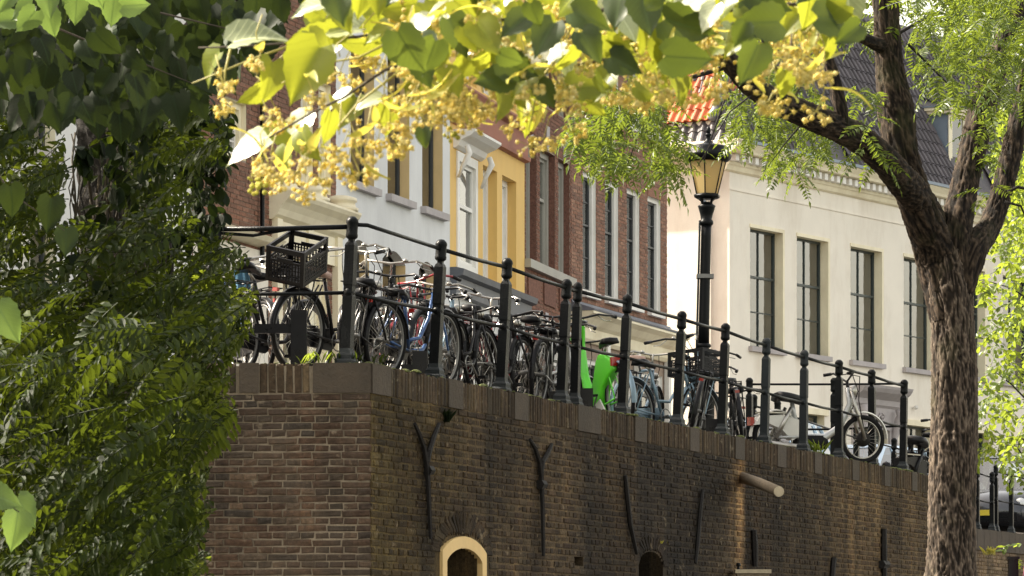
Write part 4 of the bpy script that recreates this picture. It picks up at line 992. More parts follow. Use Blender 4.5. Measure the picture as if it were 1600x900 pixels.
for i, h in enumerate(b2_):
    wn = window(FB, hB, h, .15, 'dark_sash', .05, 1, 2, curtain='curtain_white' if i != 1 else None, cw=.3, mid=h[3]-.55)
    # shallow arched head infill
    q = MB(); n = 8; um_ = (h[0]+h[1])/2; hw_ = (h[1]-h[0])/2
    for k in range(n):
        a, b = -1+2*k/n, -1+2*(k+1)/n; za, zb2 = h[3]-.16*a*a, h[3]-.16*b*b
        q.add([FB.pt(um_+hw_*a, za, -.004), FB.pt(um_+hw_*b, zb2, -.004), FB.pt(um_+hw_*b, h[3]+.001, -.004), FB.pt(um_+hw_*a, h[3]+.001, -.004), FB.pt(um_+hw_*a, za, -.15), FB.pt(um_+hw_*b, zb2, -.15)], [(0, 1, 2, 3), (0, 4, 5, 1)])
    q.build('arched_head', M['plaster_blue'], hB)
    if i:
        q = MB()
        for k in range(5):
            c = FB.pt(h[0]+.22+.06*(k % 2), zl2-.35-.17*k, -.21); q.lathe([(.02, -.09), (.10, -.06), (.11, 0), (.09, .06), (.02, .09)], c, 10)
        q.build('orange_window_ornament', M['orange_sign'], wn)

# ---- brown brick house (A) with the cream portal cornice
zA = lambda px, py: FA.on(px, py)[1]
pa0, pa1 = FA.on(424), FA.on(526)
zpc = zA(470, 318)
a_up = [FA.rect(497, 517, 195, 290), FA.rect(470, 489, 180, 282), FA.rect(350, 385, 150, 240)]
a_up = [(a, b, zpc+.25, zpc+1.75) if i < 2 else (a, b, c, d) for i, (a, b, c, d) in enumerate(a_up)]
a_lo = [(pa0+.45, (pa0+pa1)/2-.12, 2.6, zpc-.75), ((pa0+pa1)/2+.12, pa1-.4, 2.6, zpc-.75), (.3, 1.4, 3.0, zpc-1.1)]
hA = house('brown_brick_house', 'brown brick house with a cream carved portal cornice, half hidden behind the hanging foliage', FA, 11.5, a_up+a_lo, 'mortar_house', 'cream_trim', .14, 'a_brick', sidemat='a_brick')
for h in a_up: window(FA, hA, h, .12, 'white_paint', .05, 2, 3, outer='cream_trim', ow=.08, curtain='curtain')
for h in a_lo: window(FA, hA, h, .12, 'cream_trim', .07, 1, 2, outer='cream_trim', ow=.08, curtain='curtain_white', mid=h[3]-.5)
moulding(FA, hA, pa0-.1, pa1+.1, [(zpc-.34, .04), (zpc-.28, .12), (zpc-.20, .16), (zpc-.12, .22), (zpc-.05, .30), (zpc, .33), (zpc+.03, .33)], 'cream_trim', 'portal_cornice')
q = MB()
for uu in (pa0, (pa0+pa1)/2-.08, pa1-.2): q.obox(FA, uu, uu+.2, 2.4, zpc-.32, -.01, .09)
q.obox(FA, pa0+.2, pa1-.2, zpc-.72, zpc-.33, -.01, .05); q.build('portal_pilaster', M['cream_trim'], hA)
for uu in (pa0+.12, (pa0+pa1)/2, pa1-.12):
    q = MB(); q.lathe([(.24, 0), (.25, .05), (.21, .07), (.20, .12), (.23, .14), (.22, .19), (.12, .22)], FA.pt(uu, zpc+.03, .10), 14); q.build('cornice_urn', M['cream_trim'], hA, True)
moulding(FA, hA, 0, pa0-.1, [(zA(380, 380), .02), (zA(380, 374), .2), (zA(380, 366), .25), (zA(380, 360), .05)], 'cream_trim', 'plinth_band')
q = MB(); q.obox(FA, 0, pa0-.2, 2.3, zA(380, 385), .012, .03); q.build('plinth', M['plaster_cream'], hA)
q = MB(); q.tube([FA.pt(pa0-.5, zpc+2, .06), FA.pt(pa0-.5, zpc-.9, .06)], .03, 8); q.build('drainpipe', M['iron'], hA)

# ---- pale house at the far left
gw = [(k*2.2+.5, k*2.2+1.5, 5.8, 7.8) for k in range(4)]+[(k*2.2+.5, k*2.2+1.5, 3.0, 4.9) for k in range(4)]
hG = house('pale_plaster_house', 'pale plastered house glimpsed through the foliage at the far left', FG, 11.0, gw, 'plaster_white', 'cream_trim', .15)
for h in gw: window(FG, hG, h, .13, 'dark_sash', .05, 1, 2, sill='stone_sill')

# ---- steep orange roof above the side wall of the cream house
oa, ob_ = SD.pt(SD.on(1012), 0, .03), SD.pt(SD.on(1117), 0, .03)
OH = Face((oa.x, oa.y), (ob_.x, ob_.y))
hO = thing('orange_tiled_roof', 'steep orange pantile roof above the side wall of the cream house behind the street lamp', 'roof', (OH.A.x, OH.A.y, ztop))
z0 = (HZ-194)/78.3
mb = MB(); mb.obox(OH, 0, OH.L, ztop+.02, z0, -2.5, -.02); mb.build('wall', M['plaster_cream'], hO)
th = rad(58); Vo = (-OH.N*math.cos(th)+Vector((0, 0, math.sin(th)))); no = OH.N*math.sin(th)+Vector((0, 0, math.cos(th)))
q = MB(); sl_ = 1.5; q.add([OH.pt(0, z0, .05), OH.pt(OH.L, z0, .05), OH.pt(OH.L, z0, .05)+Vo*sl_, OH.pt(0, z0, .05)+Vo*sl_, OH.pt(OH.L, z0, -2.4), OH.pt(0, z0, -2.4)], [(0, 1, 2, 3), (1, 4, 2), (2, 4, 5, 3)]); q.build('roof', M['orange_tile'], hO)
OM = Matrix((OH.U, Vo, no)).transposed(); TO = pantile(.20, .34).mesh('roof_tile', M['orange_tile'])
for j in range(5):
    for i in range(int(OH.L/.18)): inst(TO, 'roof_tile', hO, OH.pt(.1+i*.18, z0, .05)+Vo*(j*.285)+no*.02, OM)
for j in range(5):
    q = MB(); c = OH.pt(OH.L, z0, .05)+Vo*(j*.30); q.tube([c+no*.05, c+Vo*.32+no*.04], [.085, .07], 10); q.build('ridge_tile', M['lead'], hO, True)
# pantiles on the left hip of the cream house
q = MB(); b0_ = FF.pt(-.2, zr0, d_e); Vh = (FF.U*(RL*.45)+Vector((0, 0, RL*math.sin(TH)))+(-FF.N)*RL*math.cos(TH)*.2).normalized(); Uh = -FF.N; nh = Vh.cross(Uh).normalized()
if nh.z < 0: nh = -nh
HM = Matrix((Uh, Vh, nh)).transposed()
for j in range(12):
    for i in range(1+int(j*.9), 26):
        pq = pantile(.235, .37); c = b0_+Uh*(i*.215)+Vh*(j*.31)+nh*.03; q.add([c+HM @ Vector(p) for p in pq.v], pq.f)
q.build('hip_tiling', M['roof_tile'], hF, kind='stuff')
# ================================================================== BICYCLES (local: x forwards, y left, z up, rear axle above the origin)
def wheel(root, x, r, mat_rim='steel', tyre_mat='rubber', spokes=20, hubm='steel', steer=None, z=None, tw=.021):
    z = r if z is None else z
    q = MB(); q.lathe([(.012, -.055), (.016, -.05), (.022, -.03), (.022, .03), (.016, .05), (.012, .055)], (x, 0, z), 8, M=Matrix.Rotation(rad(90), 3, 'X')); wh = q.build('wheel', M[hubm], root, True)
    q = MB(); q.torus((x, 0, z), r-tw, tw, 36, 7); q.build('tyre', M[tyre_mat], wh, True)
    q = MB(); q.torus((x, 0, z), r-tw*2.1, .011, 36, 5, wid=1.3); q.build('rim', M[mat_rim], wh, True)
    q = MB()
    for i in range(spokes):
        a = 2*math.pi*i/spokes; s_ = .03*(1 if i % 2 else -1); b = a+.35*(1 if i % 4 < 2 else -1)
        q.tube([(x+.02*math.cos(b), s_, z+.02*math.sin(b)), (x+(r-tw*2.1)*math.cos(a), 0, z+(r-tw*2.1)*math.sin(a))], .0016, 3, caps=False)
    q.build('spokes', M['chrome'], wh); return wh
def mudguard(root, x, r, a0, a1, mat):
    q = MB(); n = 16; vs = []
    for i in range(n+1):
        a = rad(a0+(a1-a0)*i/n); 
        for y, dr in ((-.03, -.012), (-.018, .004), (.018, .004), (.03, -.012)): vs.append((x+(r+.018+dr)*math.cos(a), y, r+(r+.018+dr)*math.sin(a)))
    q.add(vs, [(i*4+j, i*4+j+1, i*4+j+5, i*4+j+4) for i in range(n) for j in range(3)]); q.build('mudguard', M[mat], root, True)
def bicycle(label, px, Y, yaw, frame='black_paint', style='step', bars='chrome', saddle='black_plastic', guard='black_paint', rack=True, front_rack=False, basket=False, rim='steel', seat_h=1.0, bar_h=1.10, light=True, lean=3.0, steer=0, name='bicycle', case=True, bar_w=.30, z=2.37, bell=True):
    root = thing(name, label, 'bicycle', P(px, 0, FPX/Y)*1.0, rad(yaw), 'bicycles parked behind the railing', local=True)
    root.location = ((px-800)*Y/FPX, Y, z); root.rotation_euler = (rad(lean), 0, rad(yaw)); r = .345; fx = 1.10
    S = rad(steer)
    wheel(root, 0, r, rim); mudguard(root, 0, r, 20, 190, guard)
    wheel(root, fx, r, rim); mudguard(root, fx, r, 5, 165, guard)
    bb = Vector((.47, 0, .29)); sc_ = Vector((.30, 0, .80)); hb = Vector((.93, 0, .62)); ht = Vector((.865, 0, .86))
    q = MB(); t = .017
    q.tube([bb, sc_], t*.95, 8); q.tube([ht, hb], t*1.25, 8)
    for y in (-.055, .055): q.tube([(0, y, r), (.2, y*.9, r-.03), (.44, y*.5, .29)], .010, 6); q.tube([(0, y, r), (.26, y*.35, .74)], .008, 6)
    if style == 'step':
        q.tube([hb+Vector((0, 0, .02)), (.82, 0, .42), (.68, 0, .30), bb], [t*1.15]*4, 8); q.tube([ht, (.78, 0, .66), (.60, 0, .46), (.40, 0, .46)], t, 8)
    elif style == 'omafiets':
        q.tube([hb, (.84, 0, .44), (.72, 0, .32), bb], t, 8); q.tube([ht, (.80, 0, .60), (.66, 0, .42), (.43, 0, .38)], t*.9, 8)
    elif style == 'diamond':
        q.tube([hb, bb], t*1.1, 8); q.tube([ht, sc_], t, 8)
    elif style == 'thick':
        q.tube([hb, (.84, 0, .40), (.66, 0, .30), bb], [.033, .035, .034, .03], 10)
    q.build('frame', M[frame], root, True)
    q = MB()
    for y in (-.055, .055): q.tube([(fx, y, r), (fx-.05, y, r+.12), (hb.x+.005, y*.7, hb.z+.06)], .011, 6)
    q.tube([hb+Vector((0, 0, -.02)), hb+Vector((.01, 0, .06))], .024, 8); q.build('fork', M[frame], root, True)
    st = Vector((.835, 0, bar_h)); q = MB(); q.tube([ht, st+Vector((0, 0, -.02)), st+Vector((.03, 0, 0))], [.012, .012, .014], 8)
    bw = bar_w; pts_ = [(.60, -bw, bar_h-.02), (.70, -bw, bar_h+.0), (.84, -bw*.72, bar_h+.03), (.87, -bw*.3, bar_h+.01), (.865, 0, bar_h), (.87, bw*.3, bar_h+.01), (.84, bw*.72, bar_h+.03), (.70, bw, bar_h), (.60, bw, bar_h-.02)]
    if steer:
        c_, s_ = math.cos(S), math.sin(S); pts_ = [((a-.85)*c_-b*s_+.85, (a-.85)*s_+b*c_, c) for a, b, c in pts_]
    q.tube(pts_, .011, 8); hbq = q.build('handlebar', M[bars], root, True)
    for k in (0, -1):
        q = MB(); p0 = Vector(pts_[k]); p1 = Vector(pts_[1 if k == 0 else -2]); q.tube([p0+(p0-p1)*.1, p1], [.018, .016], 8); q.build('grip', M['black_plastic'], hbq, True)
    for k in (1, -2):
        q = MB(); p0 = Vector(pts_[k]); p1 = Vector(pts_[2 if k == 1 else -3]); dv = (p0-p1).normalized(); q.tube([p1+Vector((.02, 0, -.01)), p1+dv*.08+Vector((.03, 0, -.05)), p0+Vector((.03, 0, -.045))], .005, 5); q.build('brake_lever', M['chrome'], hbq)
    q = MB(); q.tube([(.87, .04, bar_h), (1.0, .03, bar_h-.1), (.99, .02, bar_h-.3), (.92, .02, .65)], .004, 5, caps=False); q.tube([(.87, -.06, bar_h), (1.02, -.04, bar_h-.15), (.95, -.03, .75), (.75, 0, .4)], .004, 5, caps=False); q.build('brake_cable', M['rubber'], hbq)
    if bell: q = MB(); q.lathe([(.028, 0), (.026, .012), (.012, .024), (.002, .026)], Vector(pts_[5])+Vector((0, .04, .012)), 10); q.build('bell', M['chrome'], hbq, True)
    sd = Vector((.235, 0, seat_h)); q = MB(); q.tube([sc_, sd+Vector((0, 0, -.04))], .013, 8); q.build('seat_post', M['chrome'], root, True)
    q = MB(); vs = []; prof = [(-.14, .085, .012), (-.11, .105, .022), (-.04, .095, .016), (.03, .055, .004), (.10, .030, 0), (.15, .018, -.012)]
    for (a, wd, hh) in prof:
        for (fy, fz) in ((-1, -.035), (-.8, .012), (0, .02), (.8, .012), (1, -.035), (0, -.045)): vs.append((sd.x+a, fy*wd, sd.z+hh+fz))
    n = len(prof); fs = [(i*6+j, i*6+(j+1) % 6, (i+1)*6+(j+1) % 6, (i+1)*6+j) for i in range(n-1) for j in range(6)]+[tuple(range(6))[::-1], tuple(range((n-1)*6, n*6))]
    q.add(vs, fs); q.build('saddle', M[saddle], root, True)
    if rack:
        q = MB(); zr = .77
        for y in (-.06, 0, .06): q.tube([(.24, y, zr), (-.27, y, zr)], .006, 6)
        for x_ in (.2, 0, -.27): q.tube([(x_, -.065, zr), (x_, .065, zr)], .006, 6)
        for y in (-.065, .065): q.tube([(-.12, y, zr), (-.02, y, r)], .006, 6); q.tube([(.1, y, zr), (-.0, y, r)], .006, 6)
        rk = q.build('rear_rack', M[frame if frame == 'bike_red' else guard], root)
        q = MB(); q.box((-.31, 0, .66), (.03, .05, .03)); q.build('tail_light', M['red_lens'], root)
    if front_rack:
        q = MB(); zr = .74
        for y in (-.16, -.08, 0, .08, .16): q.tube([(fx+.20, y, zr), (fx-.16, y, zr)], .007, 6)
        for x_ in (fx+.2, fx, fx-.16): q.tube([(x_, -.17, zr), (x_, .17, zr)], .008, 6)
        for y in (-.15, .15): q.tube([(fx+.1, y, zr), (fx, y*.5, r)], .007, 6); q.tube([(fx-.16, y, zr), (fx-.16, y, zr+.28), (fx-.15, 0, zr+.29)], .008, 6)
        q.tube([(fx-.16, 0, zr), (fx-.15, 0, zr+.29)], .007, 6); q.build('front_rack', M[frame], root)
    q = MB()
    if case:
        vs = []
        for y in (.045, .075):
            for i in range(14):
                a = 2*math.pi*i/14; cx, rr_ = (.47, .095) if -math.pi/2 < (a if a < math.pi else a-2*math.pi) < math.pi/2 else (.02, .06); vs.append((cx+rr_*math.cos(a), y, .305+rr_*math.sin(a)))
        q.add(vs, [tuple(range(14))[::-1], tuple(range(14, 28))]+[(i, (i+1) % 14, (i+1) % 14+14, i+14) for i in range(14)]); q.build('chain_case', M[guard], root)
    q = MB(); q.tube([(bb.x, -.085, bb.z), (bb.x, .095, bb.z)], .015, 8); q.torus((bb.x, -.05, bb.z), .08, .006, 20, 4); q.tube([(bb.x, -.08, bb.z), (bb.x+.12, -.085, bb.z-.11)], .009, 6); q.tube([(bb.x, .09, bb.z), (bb.x-.12, .095, bb.z+.11)], .009, 6); cq = q.build('crank', M['steel'], root)
    for sg, y in ((1, -.13), (-1, .14)):
        q = MB(); q.box((bb.x+sg*.12, y, bb.z-sg*.11), (.085, .07, .022)); q.build('pedal', M['rubber'], cq)
    if light:
        q = MB(); q.lathe([(.018, -.04), (.036, 0), (.038, .03), (.03, .034)], (fx-.10, 0, .80), 10, M=Matrix.Rotation(rad(90), 3, 'Y')); q.build('headlight', M['chrome'], root, True)
    q = MB(); q.tube([(.36, .05, .27), (.33, .17, .01)], .009, 6); q.build('kickstand', M['steel'], root)
    return root
def wpt(root, p):
    Mx = Matrix.Translation(root.location) @ root.rotation_euler.to_matrix().to_4x4(); return Mx @ Vector(p)
def crate(label, root, p, dims, tilt=(0, 0, 0), cat='crate', name='plastic_crate', wall=.006):
    c = wpt(root, p); o = thing(name, label, cat, c, 0, local=True)
    o.rotation_euler = (root.rotation_euler.to_matrix() @ Matrix.Rotation(tilt[2], 3, 'Z') @ Matrix.Rotation(tilt[1], 3, 'Y') @ Matrix.Rotation(tilt[0], 3, 'X')).to_euler()
    L, W, H = dims
    q = MB(); q.box((0, 0, .006), (L, W, .012))
    q.build('crate_bottom', M['black_plastic'], o)
    for nm, ax_, sg in (('long', 'x', 1), ('long', 'x', -1), ('short', 'y', 1), ('short', 'y', -1)):
        q = MB(); ln = L if ax_ == 'x' else W; nb = 13 if ax_ == 'x' else 10
        def bx(a0, a1, z0, z1, t=wall):
            ca, cz = (a0+a1)/2, (z0+z1)/2
            if ax_ == 'x': q.box((ca, sg*(W/2-t/2), cz), (a1-a0, t, z1-z0))
            else: q.box((sg*(L/2-t/2), ca, cz), (t, a1-a0, z1-z0))
        bx(-ln/2, ln/2, 0, H*.12); bx(-ln/2, ln/2, H*.86, H, .016); bx(-ln/2, ln/2, H*.60, H*.66)
        bx(-ln/2, -ln/2+.035, H*.12, H*.86, .014); bx(ln/2-.035, ln/2, H*.12, H*.86, .014)
        for i in range(nb):
            a = -ln/2+.035+(ln-.07)*(i+.5)/nb; bx(a-.006, a+.006, H*.12, H*.60)
        for i in range(4): zz_ = H*(.12+.48*(i+.5)/4); bx(-ln/2+.03, ln/2-.03, zz_-.004, zz_+.004)
        bx(-.07, .07, H*.66, H*.72)
        q.build('crate_side', M['black_plastic'], o)
    for a, b in ((1, 1), (1, -1), (-1, 1), (-1, -1)):
        q = MB(); q.box((a*(L/2-.012), b*(W/2-.012), H/2), (.028, .028, H)); q.build('crate_corner', M['black_plastic'], o)
    return o


def park(label, px, off, yaw, wall=None, **k):     # rear axle behind the quay face by "off" metres, yaw relative to the wall direction (0 = along it, away from the viewer)
    F_ = QR if px > 575 else QL; b = F_.pt(F_.on(px, None, -off), 0, -off)
    return bicycle(label, 800+FPX*b.x/b.y, b.y, (70.5 if wall is None else wall)+yaw, **k)
b1k = bicycle('black bicycle with a big black crate on its rear rack and a pinkish brown saddle', 462, 31.45, 54, 'black_paint', 'omafiets', 'chrome', 'tan_saddle', 'black_paint', seat_h=.84, bar_h=1.06, lean=4)
crate('large black plastic crate tipped on a bicycle rack above the square post', b1k, (-.06, 0, .79), (.44, .34, .30), (rad(10), rad(-22), rad(12)))
bicycle('silver bicycle with wide curved chrome handlebars right of the first tall railing post', 581, 34.0, -98, 'bike_silver', 'diamond', 'chrome', bar_h=1.20, seat_h=.90, bar_w=.31, lean=2)
bicycle('blue bicycle with straight silver handlebars left of the second tall railing post', 640, 35.4, -104, 'bike_blue', 'step', 'chrome', bar_h=1.22, bar_w=.33, lean=-3)
bicycle('black bicycle with a dark saddle close behind the first tall railing post', 548, 31.9, 74, 'black_paint', 'omafiets', 'black_paint', bar_h=.92, seat_h=.80, lean=5)
park('steel blue bicycle with a rounded grey rear mudguard left of the second tall post', 652, .55, 4, frame='bike_steelblue', style='omafiets', bars='black_paint', guard='iron_grey', bar_h=.88, seat_h=.74, bar_w=.22, lean=4)
park('white bicycle with chrome bars and a bell right of the second tall post', 722, 1.5, 176, frame='bike_white', style='diamond', bar_h=1.2, seat_h=.85, lean=-6)
park('black bicycle with chrome bars tangled behind the white one beside the yellow house', 716, .75, 6, frame='black_paint', style='step', bar_h=1.02, seat_h=.86, lean=6)
park('black bicycle with pale rims just left of the red bicycle', 700, .5, 0, frame='black_paint', style='omafiets', bar_h=.80, seat_h=.74, lean=-5, bars='black_paint')
bicycle('dark red bicycle with red tube carrier racks left of the third tall post', 762, 35.3, 232, 'bike_red', 'omafiets', 'bike_red', front_rack=True, bar_h=1.08, seat_h=.85, guard='bike_red', lean=8)
park('black bicycle with pale handlebars and a black grip right of the third tall post', 832, 2.0, 182, frame='black_paint', style='step', bar_h=1.20, seat_h=.86, bar_w=.31, lean=-2)
park('black bicycle with a big dark saddle showing its rear mudguard right of the third post', 815, .6, 2, frame='black_paint', style='omafiets', bars='black_paint', bar_h=.95, seat_h=.86, lean=3)
park('black bicycle with its rear rack towards the viewer left of the double posts', 852, .8, 4, frame='black_paint', style='omafiets', bars='black_paint', bar_h=.98, seat_h=.76, lean=-4)
park('black bicycle seen end on left of the double railing posts', 872, 1.6, 3, frame='black_paint', style='omafiets', bars='black_paint', bar_h=1.05, seat_h=.9, lean=3)
gb = park('bright green electric bicycle with a thick frame and a red tail light', 973, .85, 41, frame='bike_green', style='thick', bars='black_paint', guard='bike_steelblue', rack=False, bar_h=1.18, seat_h=.9, light=False, lean=-5, case=False)
q = MB()
def plate(q, pts2, y0, y1, m=0):
    n = len(pts2); q.add([(a, y, b) for y in (y0, y1) for a, b in pts2], [tuple(range(n)), tuple(range(n, 2*n))[::-1]]+[(i, i+n, (i+1) % n+n, (i+1) % n) for i in range(n)])
plate(q, [(-.02, .62), (.02, .72), (.20, .78), (.36, .80), (.44, .73), (.52, .58), (.62, .46), (.72, .44), (.82, .62), (.86, .92), (.82, 1.10), (.90, 1.12), (1.0, .98), (.98, .62), (.90, .36), (.74, .20), (.54, .17), (.40, .26), (.30, .46), (.14, .56)], -.055, .055)
o = q.build('body_shell', M['bike_green'], gb); bv = o.modifiers.new('bevel', 'BEVEL'); bv.width = .03; bv.segments = 3; bv.limit_method = 'NONE'
q = MB(); q.tube([(.93, 0, .9), (.86, 0, 1.06), (.76, 0, 1.14)], [.05, .045, .03], 10); q.tube([(.9, 0, .9), (1.02, 0, .98), (1.12, 0, 1.02)], [.05, .04, .02], 10); q.build('stem_cover', M['bike_green'], gb, True)
q = MB(); q.box((-.02, 0, .70), (.05, .15, .085)); q.build('tail_light', M['red_lens'], gb)
q = MB(); q.box((.12, 0, .63), (.34, .03, .07)); q.build('seat_stay_cover', M['black_plastic'], gb)
q = MB(); plate(q, [(.28, .08), (.26, .26), (.36, .36), (.52, .30), (.56, .12)], .055, .07); q.build('skirt_guard', M['bike_white'], gb); gb.scale = (1.06, 1.0, 1.08)
b10 = park('pale blue step through bicycle carrying a black crate in front of the lamp post', 992, 1.15, -24, frame='bike_steelblue', style='step', bars='black_paint', front_rack=True, bar_h=1.16, seat_h=.86, guard='bike_steelblue', lean=-4, rack=False)
crate('wide black plastic crate on the front of the pale blue step through bicycle', b10, (1.06, 0, .76), (.36, .50, .27), (0, rad(6), 0))
park('slate grey bicycle with a tan saddle just right of the green electric bicycle', 982, 1.3, 4, frame='bike_steelblue', style='diamond', saddle='tan_saddle', bar_h=1.02, seat_h=.92, lean=4)
park('black bicycle leaning between the eighth post and the lamp base', 1078, .6, 14, frame='black_paint', style='omafiets', bars='black_paint', bar_h=.9, seat_h=.75, lean=12)
park('white bicycle with dark swept handlebars between the lamp base and the ninth post', 1140, 1.35, 172, frame='bike_white', style='step', bars='black_paint', guard='black_paint', rim='bike_white', bar_h=1.22, seat_h=.95, bar_w=.34, lean=-3)
park('dark bicycle showing its black rear wheel right of the ninth post', 1160, .6, 18, frame='black_paint', style='omafiets', bars='black_paint', bar_h=.72, seat_h=.70, lean=-6)
bicycle('black bicycle half hidden behind the foliage beside the wall top', 372, 31.6, 60, 'black_paint', 'omafiets', 'chrome', bar_h=1.05, seat_h=.9, lean=-3)
bicycle('silver bicycle deep behind the foliage left of the crate', 405, 32.4, 115, 'bike_silver', 'diamond', 'chrome', bar_h=1.05, seat_h=.9, lean=3)
bicycle('blue framed bicycle behind the foliage near the left end of the wall', 318, 31.9, 80, 'bike_blue', 'diamond', 'chrome', bar_h=1.05, seat_h=.9, lean=3)
for (lab, px, of, yw, fr, bh) in (('dark bicycle in the back row left of the second tall post', 612, 1.9, 8, 'black_paint', 1.25), ('grey bicycle in the back row right of the second tall post', 742, 2.3, 172, 'bike_silver', 1.22),
        ('black bicycle in the back row beside the third tall post', 806, 2.6, 12, 'black_paint', 1.25), ('dark blue bicycle in the front row right of the first post', 596, .5, -6, 'bike_blue', .85),
        ('black bicycle in the front row just left of the third tall post', 752, .55, -3, 'black_paint', .85), ('grey bicycle leaning in front of the black one left of the double posts', 838, .5, 6, 'bike_silver', .88)):
    park(lab, px, of, yw, frame=fr, style='omafiets', bars='chrome' if bh > 1 else 'black_paint', bar_h=bh, seat_h=.9 if bh > 1 else .76, lean=R.uniform(-9, 9), steer=R.uniform(-25, 25))
b_ = bicycle('dark bicycle right of the moped front wheel by the trunk', 1440, 53.5, 60, 'black_paint', 'omafiets', 'black_paint', lean=3, z=2.17)
cp = P(376, 418, 188); q = MB(); n = 9; vs = []
for i in range(n):
    a = -1+2*i/(n-1); vs += [cp+Vector((a*.06, .02*math.sin(i*1.9), .05-.04*a*a)), cp+Vector((a*.075+.02, .025*math.sin(i*1.9+1), -.20-.03*math.sin(i)))]
q.add(vs, [(2*i, 2*i+2, 2*i+3, 2*i+1) for i in range(n-1)]); q.add([v+Vector((0, .012, 0)) for v in vs], [(2*i, 2*i+1, 2*i+3, 2*i+2) for i in range(n-1)])
tag(q.build('cloth', M['cloth_blue'], None, True), 'light blue cloth hanging behind the foliage left of the crate', 'cloth')

# ------------------------------------------------------------------ silver moped
mp = thing('moped', 'silver white moped parked side on with spoked wheels, black seat and red tail light', 'moped', (0, 0, 0), local=True, group=None)
Ym = 46.0; mp.location = ((1210-800)*Ym/FPX, Ym, 2.40); mp.rotation_euler = (rad(2), 0, rad(20)); mp.scale = (1.09, 1.09, 1.09); r = .27; fx = 1.06
wheel(mp, 0, r, 'chrome', spokes=24, tw=.028); wheel(mp, fx, r, 'chrome', spokes=24, tw=.028)
mudguard(mp, 0, r+.01, -5, 185, 'bike_white'); mudguard(mp, fx, r+.01, 0, 160, 'bike_white')
q = MB(); q.tube([(.98-.11, 0, .84), (.90, 0, .66), (.78, 0, .40), (.60, 0, .28), (.36, 0, .28), (.10, 0, .36)], [.03, .032, .04, .045, .045, .03], 10); q.tube([(.30, 0, .26), (.22, 0, .55), (.20, 0, .66)], [.035, .03, .025], 8); q.tube([(0, .08, r), (.3, .06, .28)], .018, 6); q.tube([(0, -.08, r), (.3, -.06, .28)], .018, 6); q.build('frame', M['bike_silver'], mp, True)
q = MB()
for y in (-.07, .07): q.tube([(fx, y, r), (fx-.10, y, .56), (fx-.17, y*.8, .80)], [.02, .024, .02], 8)
q.build('fork', M['chrome'], mp, True)
q = MB()
for y in (-.08, .08): q.tube([(-.02, y, r), (.16, y, .60)], [.026, .022], 10)
q.build('shock_absorber', M['chrome'], mp, True)
q = MB(); plate(q, [(-.28, .40), (-.2, .5), (.05, .52), (.28, .46), (.30, .30), (.18, .24), (.05, .36), (-.1, .42)], -.075, .075); q.build('rear_fairing', M['bike_white'], mp)
q = MB(); prof = [(-.17, .13, .01), (-.12, .16, .03), (-.02, .15, .02), (.08, .10, .0), (.17, .05, -.02)]; vs = []
for (a, wd, hh) in prof:
    for (fy, fz) in ((-1, -.05), (-.8, .015), (0, .03), (.8, .015), (1, -.05), (0, -.08)): vs.append((.17+a, fy*wd, .72+hh+fz))
n = len(prof); q.add(vs, [(i*6+j, i*6+(j+1) % 6, (i+1)*6+(j+1) % 6, (i+1)*6+j) for i in range(n-1) for j in range(6)]+[tuple(range(6))[::-1], tuple(range((n-1)*6, n*6))]); q.build('saddle', M['black_plastic'], mp, True)
q = MB(); q.tube([(.72, -.32, .98), (.82, -.26, 1.0), (.86, 0, .90), (.82, .26, 1.0), (.72, .32, .98)], .012, 8); q.tube([(.88, 0, .78), (.86, 0, .92)], .018, 8); hq = q.build('handlebar', M['black_paint'], mp, True)
for sg in (-1, 1):
    q = MB(); q.tube([(.72, sg*.32, .98), (.80, sg*.28, .995)], .018, 8); q.build('grip', M['black_plastic'], hq, True)
q = MB(); q.tube([(.84, .1, .98), (.95, .06, 1.0), (1.0, 0, .8), (.93, 0, .6)], .006, 5); q.tube([(.84, -.1, .98), (.98, -.08, .96), (.99, -.04, .7), (fx, -.05, .35)], .006, 5); q.build('cable', M['rubber'], mp, True)
q = MB(); q.lathe([(.03, -.08), (.06, -.05), (.07, 0), (.06, .01)], (.95, 0, .80), 12, M=Matrix.Rotation(rad(90), 3, 'Y')); q.build('headlight', M['chrome'], mp, True)
q = MB(); q.box((.42, 0, .22), (.26, .16, .16)); q.lathe([(.07, -.1), (.08, -.05), (.08, .05), (.06, .1)], (.52, 0, .22), 12, M=Matrix.Rotation(rad(90), 3, 'Y')); q.build('engine', M['rubber'], mp, True)
q = MB(); q.tube([(.5, -.09, .18), (.2, -.11, .17), (-.25, -.12, .22)], [.02, .035, .03], 8); q.build('exhaust', M['chrome'], mp, True)
q = MB(); q.lathe([(.08, -.04), (.085, 0), (.08, .04)], (fx, 0, r), 14, M=Matrix.Rotation(rad(90), 3, 'X')); q.build('brake_drum', M['rust'], mp, True)
q = MB(); q.box((-.29, 0, .44), (.05, .09, .09)); q.build('tail_light', M['red_lens'], mp)
q = MB(); q.tube([(-.25, 0, .5), (-.1, .0, .53), (.1, 0, .55)], .012, 6); q.box((-.05, 0, .54), (.3, .18, .015)); q.build('rear_rack', M['chrome'], mp)
# dark moped by the trunk
m2 = copy_tree(mp); m2.location = ((1418-800)*51.5/FPX, 51.5, 2.2); m2.rotation_euler = (rad(4), 0, rad(52))
m2['label'] = 'black moped standing on the lower street just left of the big trunk'
for ch in m2.children:
    if ch.name.split('.')[0] in ('tail_light', 'frame', 'rear_fairing', 'fork', 'mudguard', 'shock_absorber'):
        ch.data = ch.data.copy(); ch.data.materials[0] = M['black_paint']
mp['group'] = m2['group'] = 'mopeds'

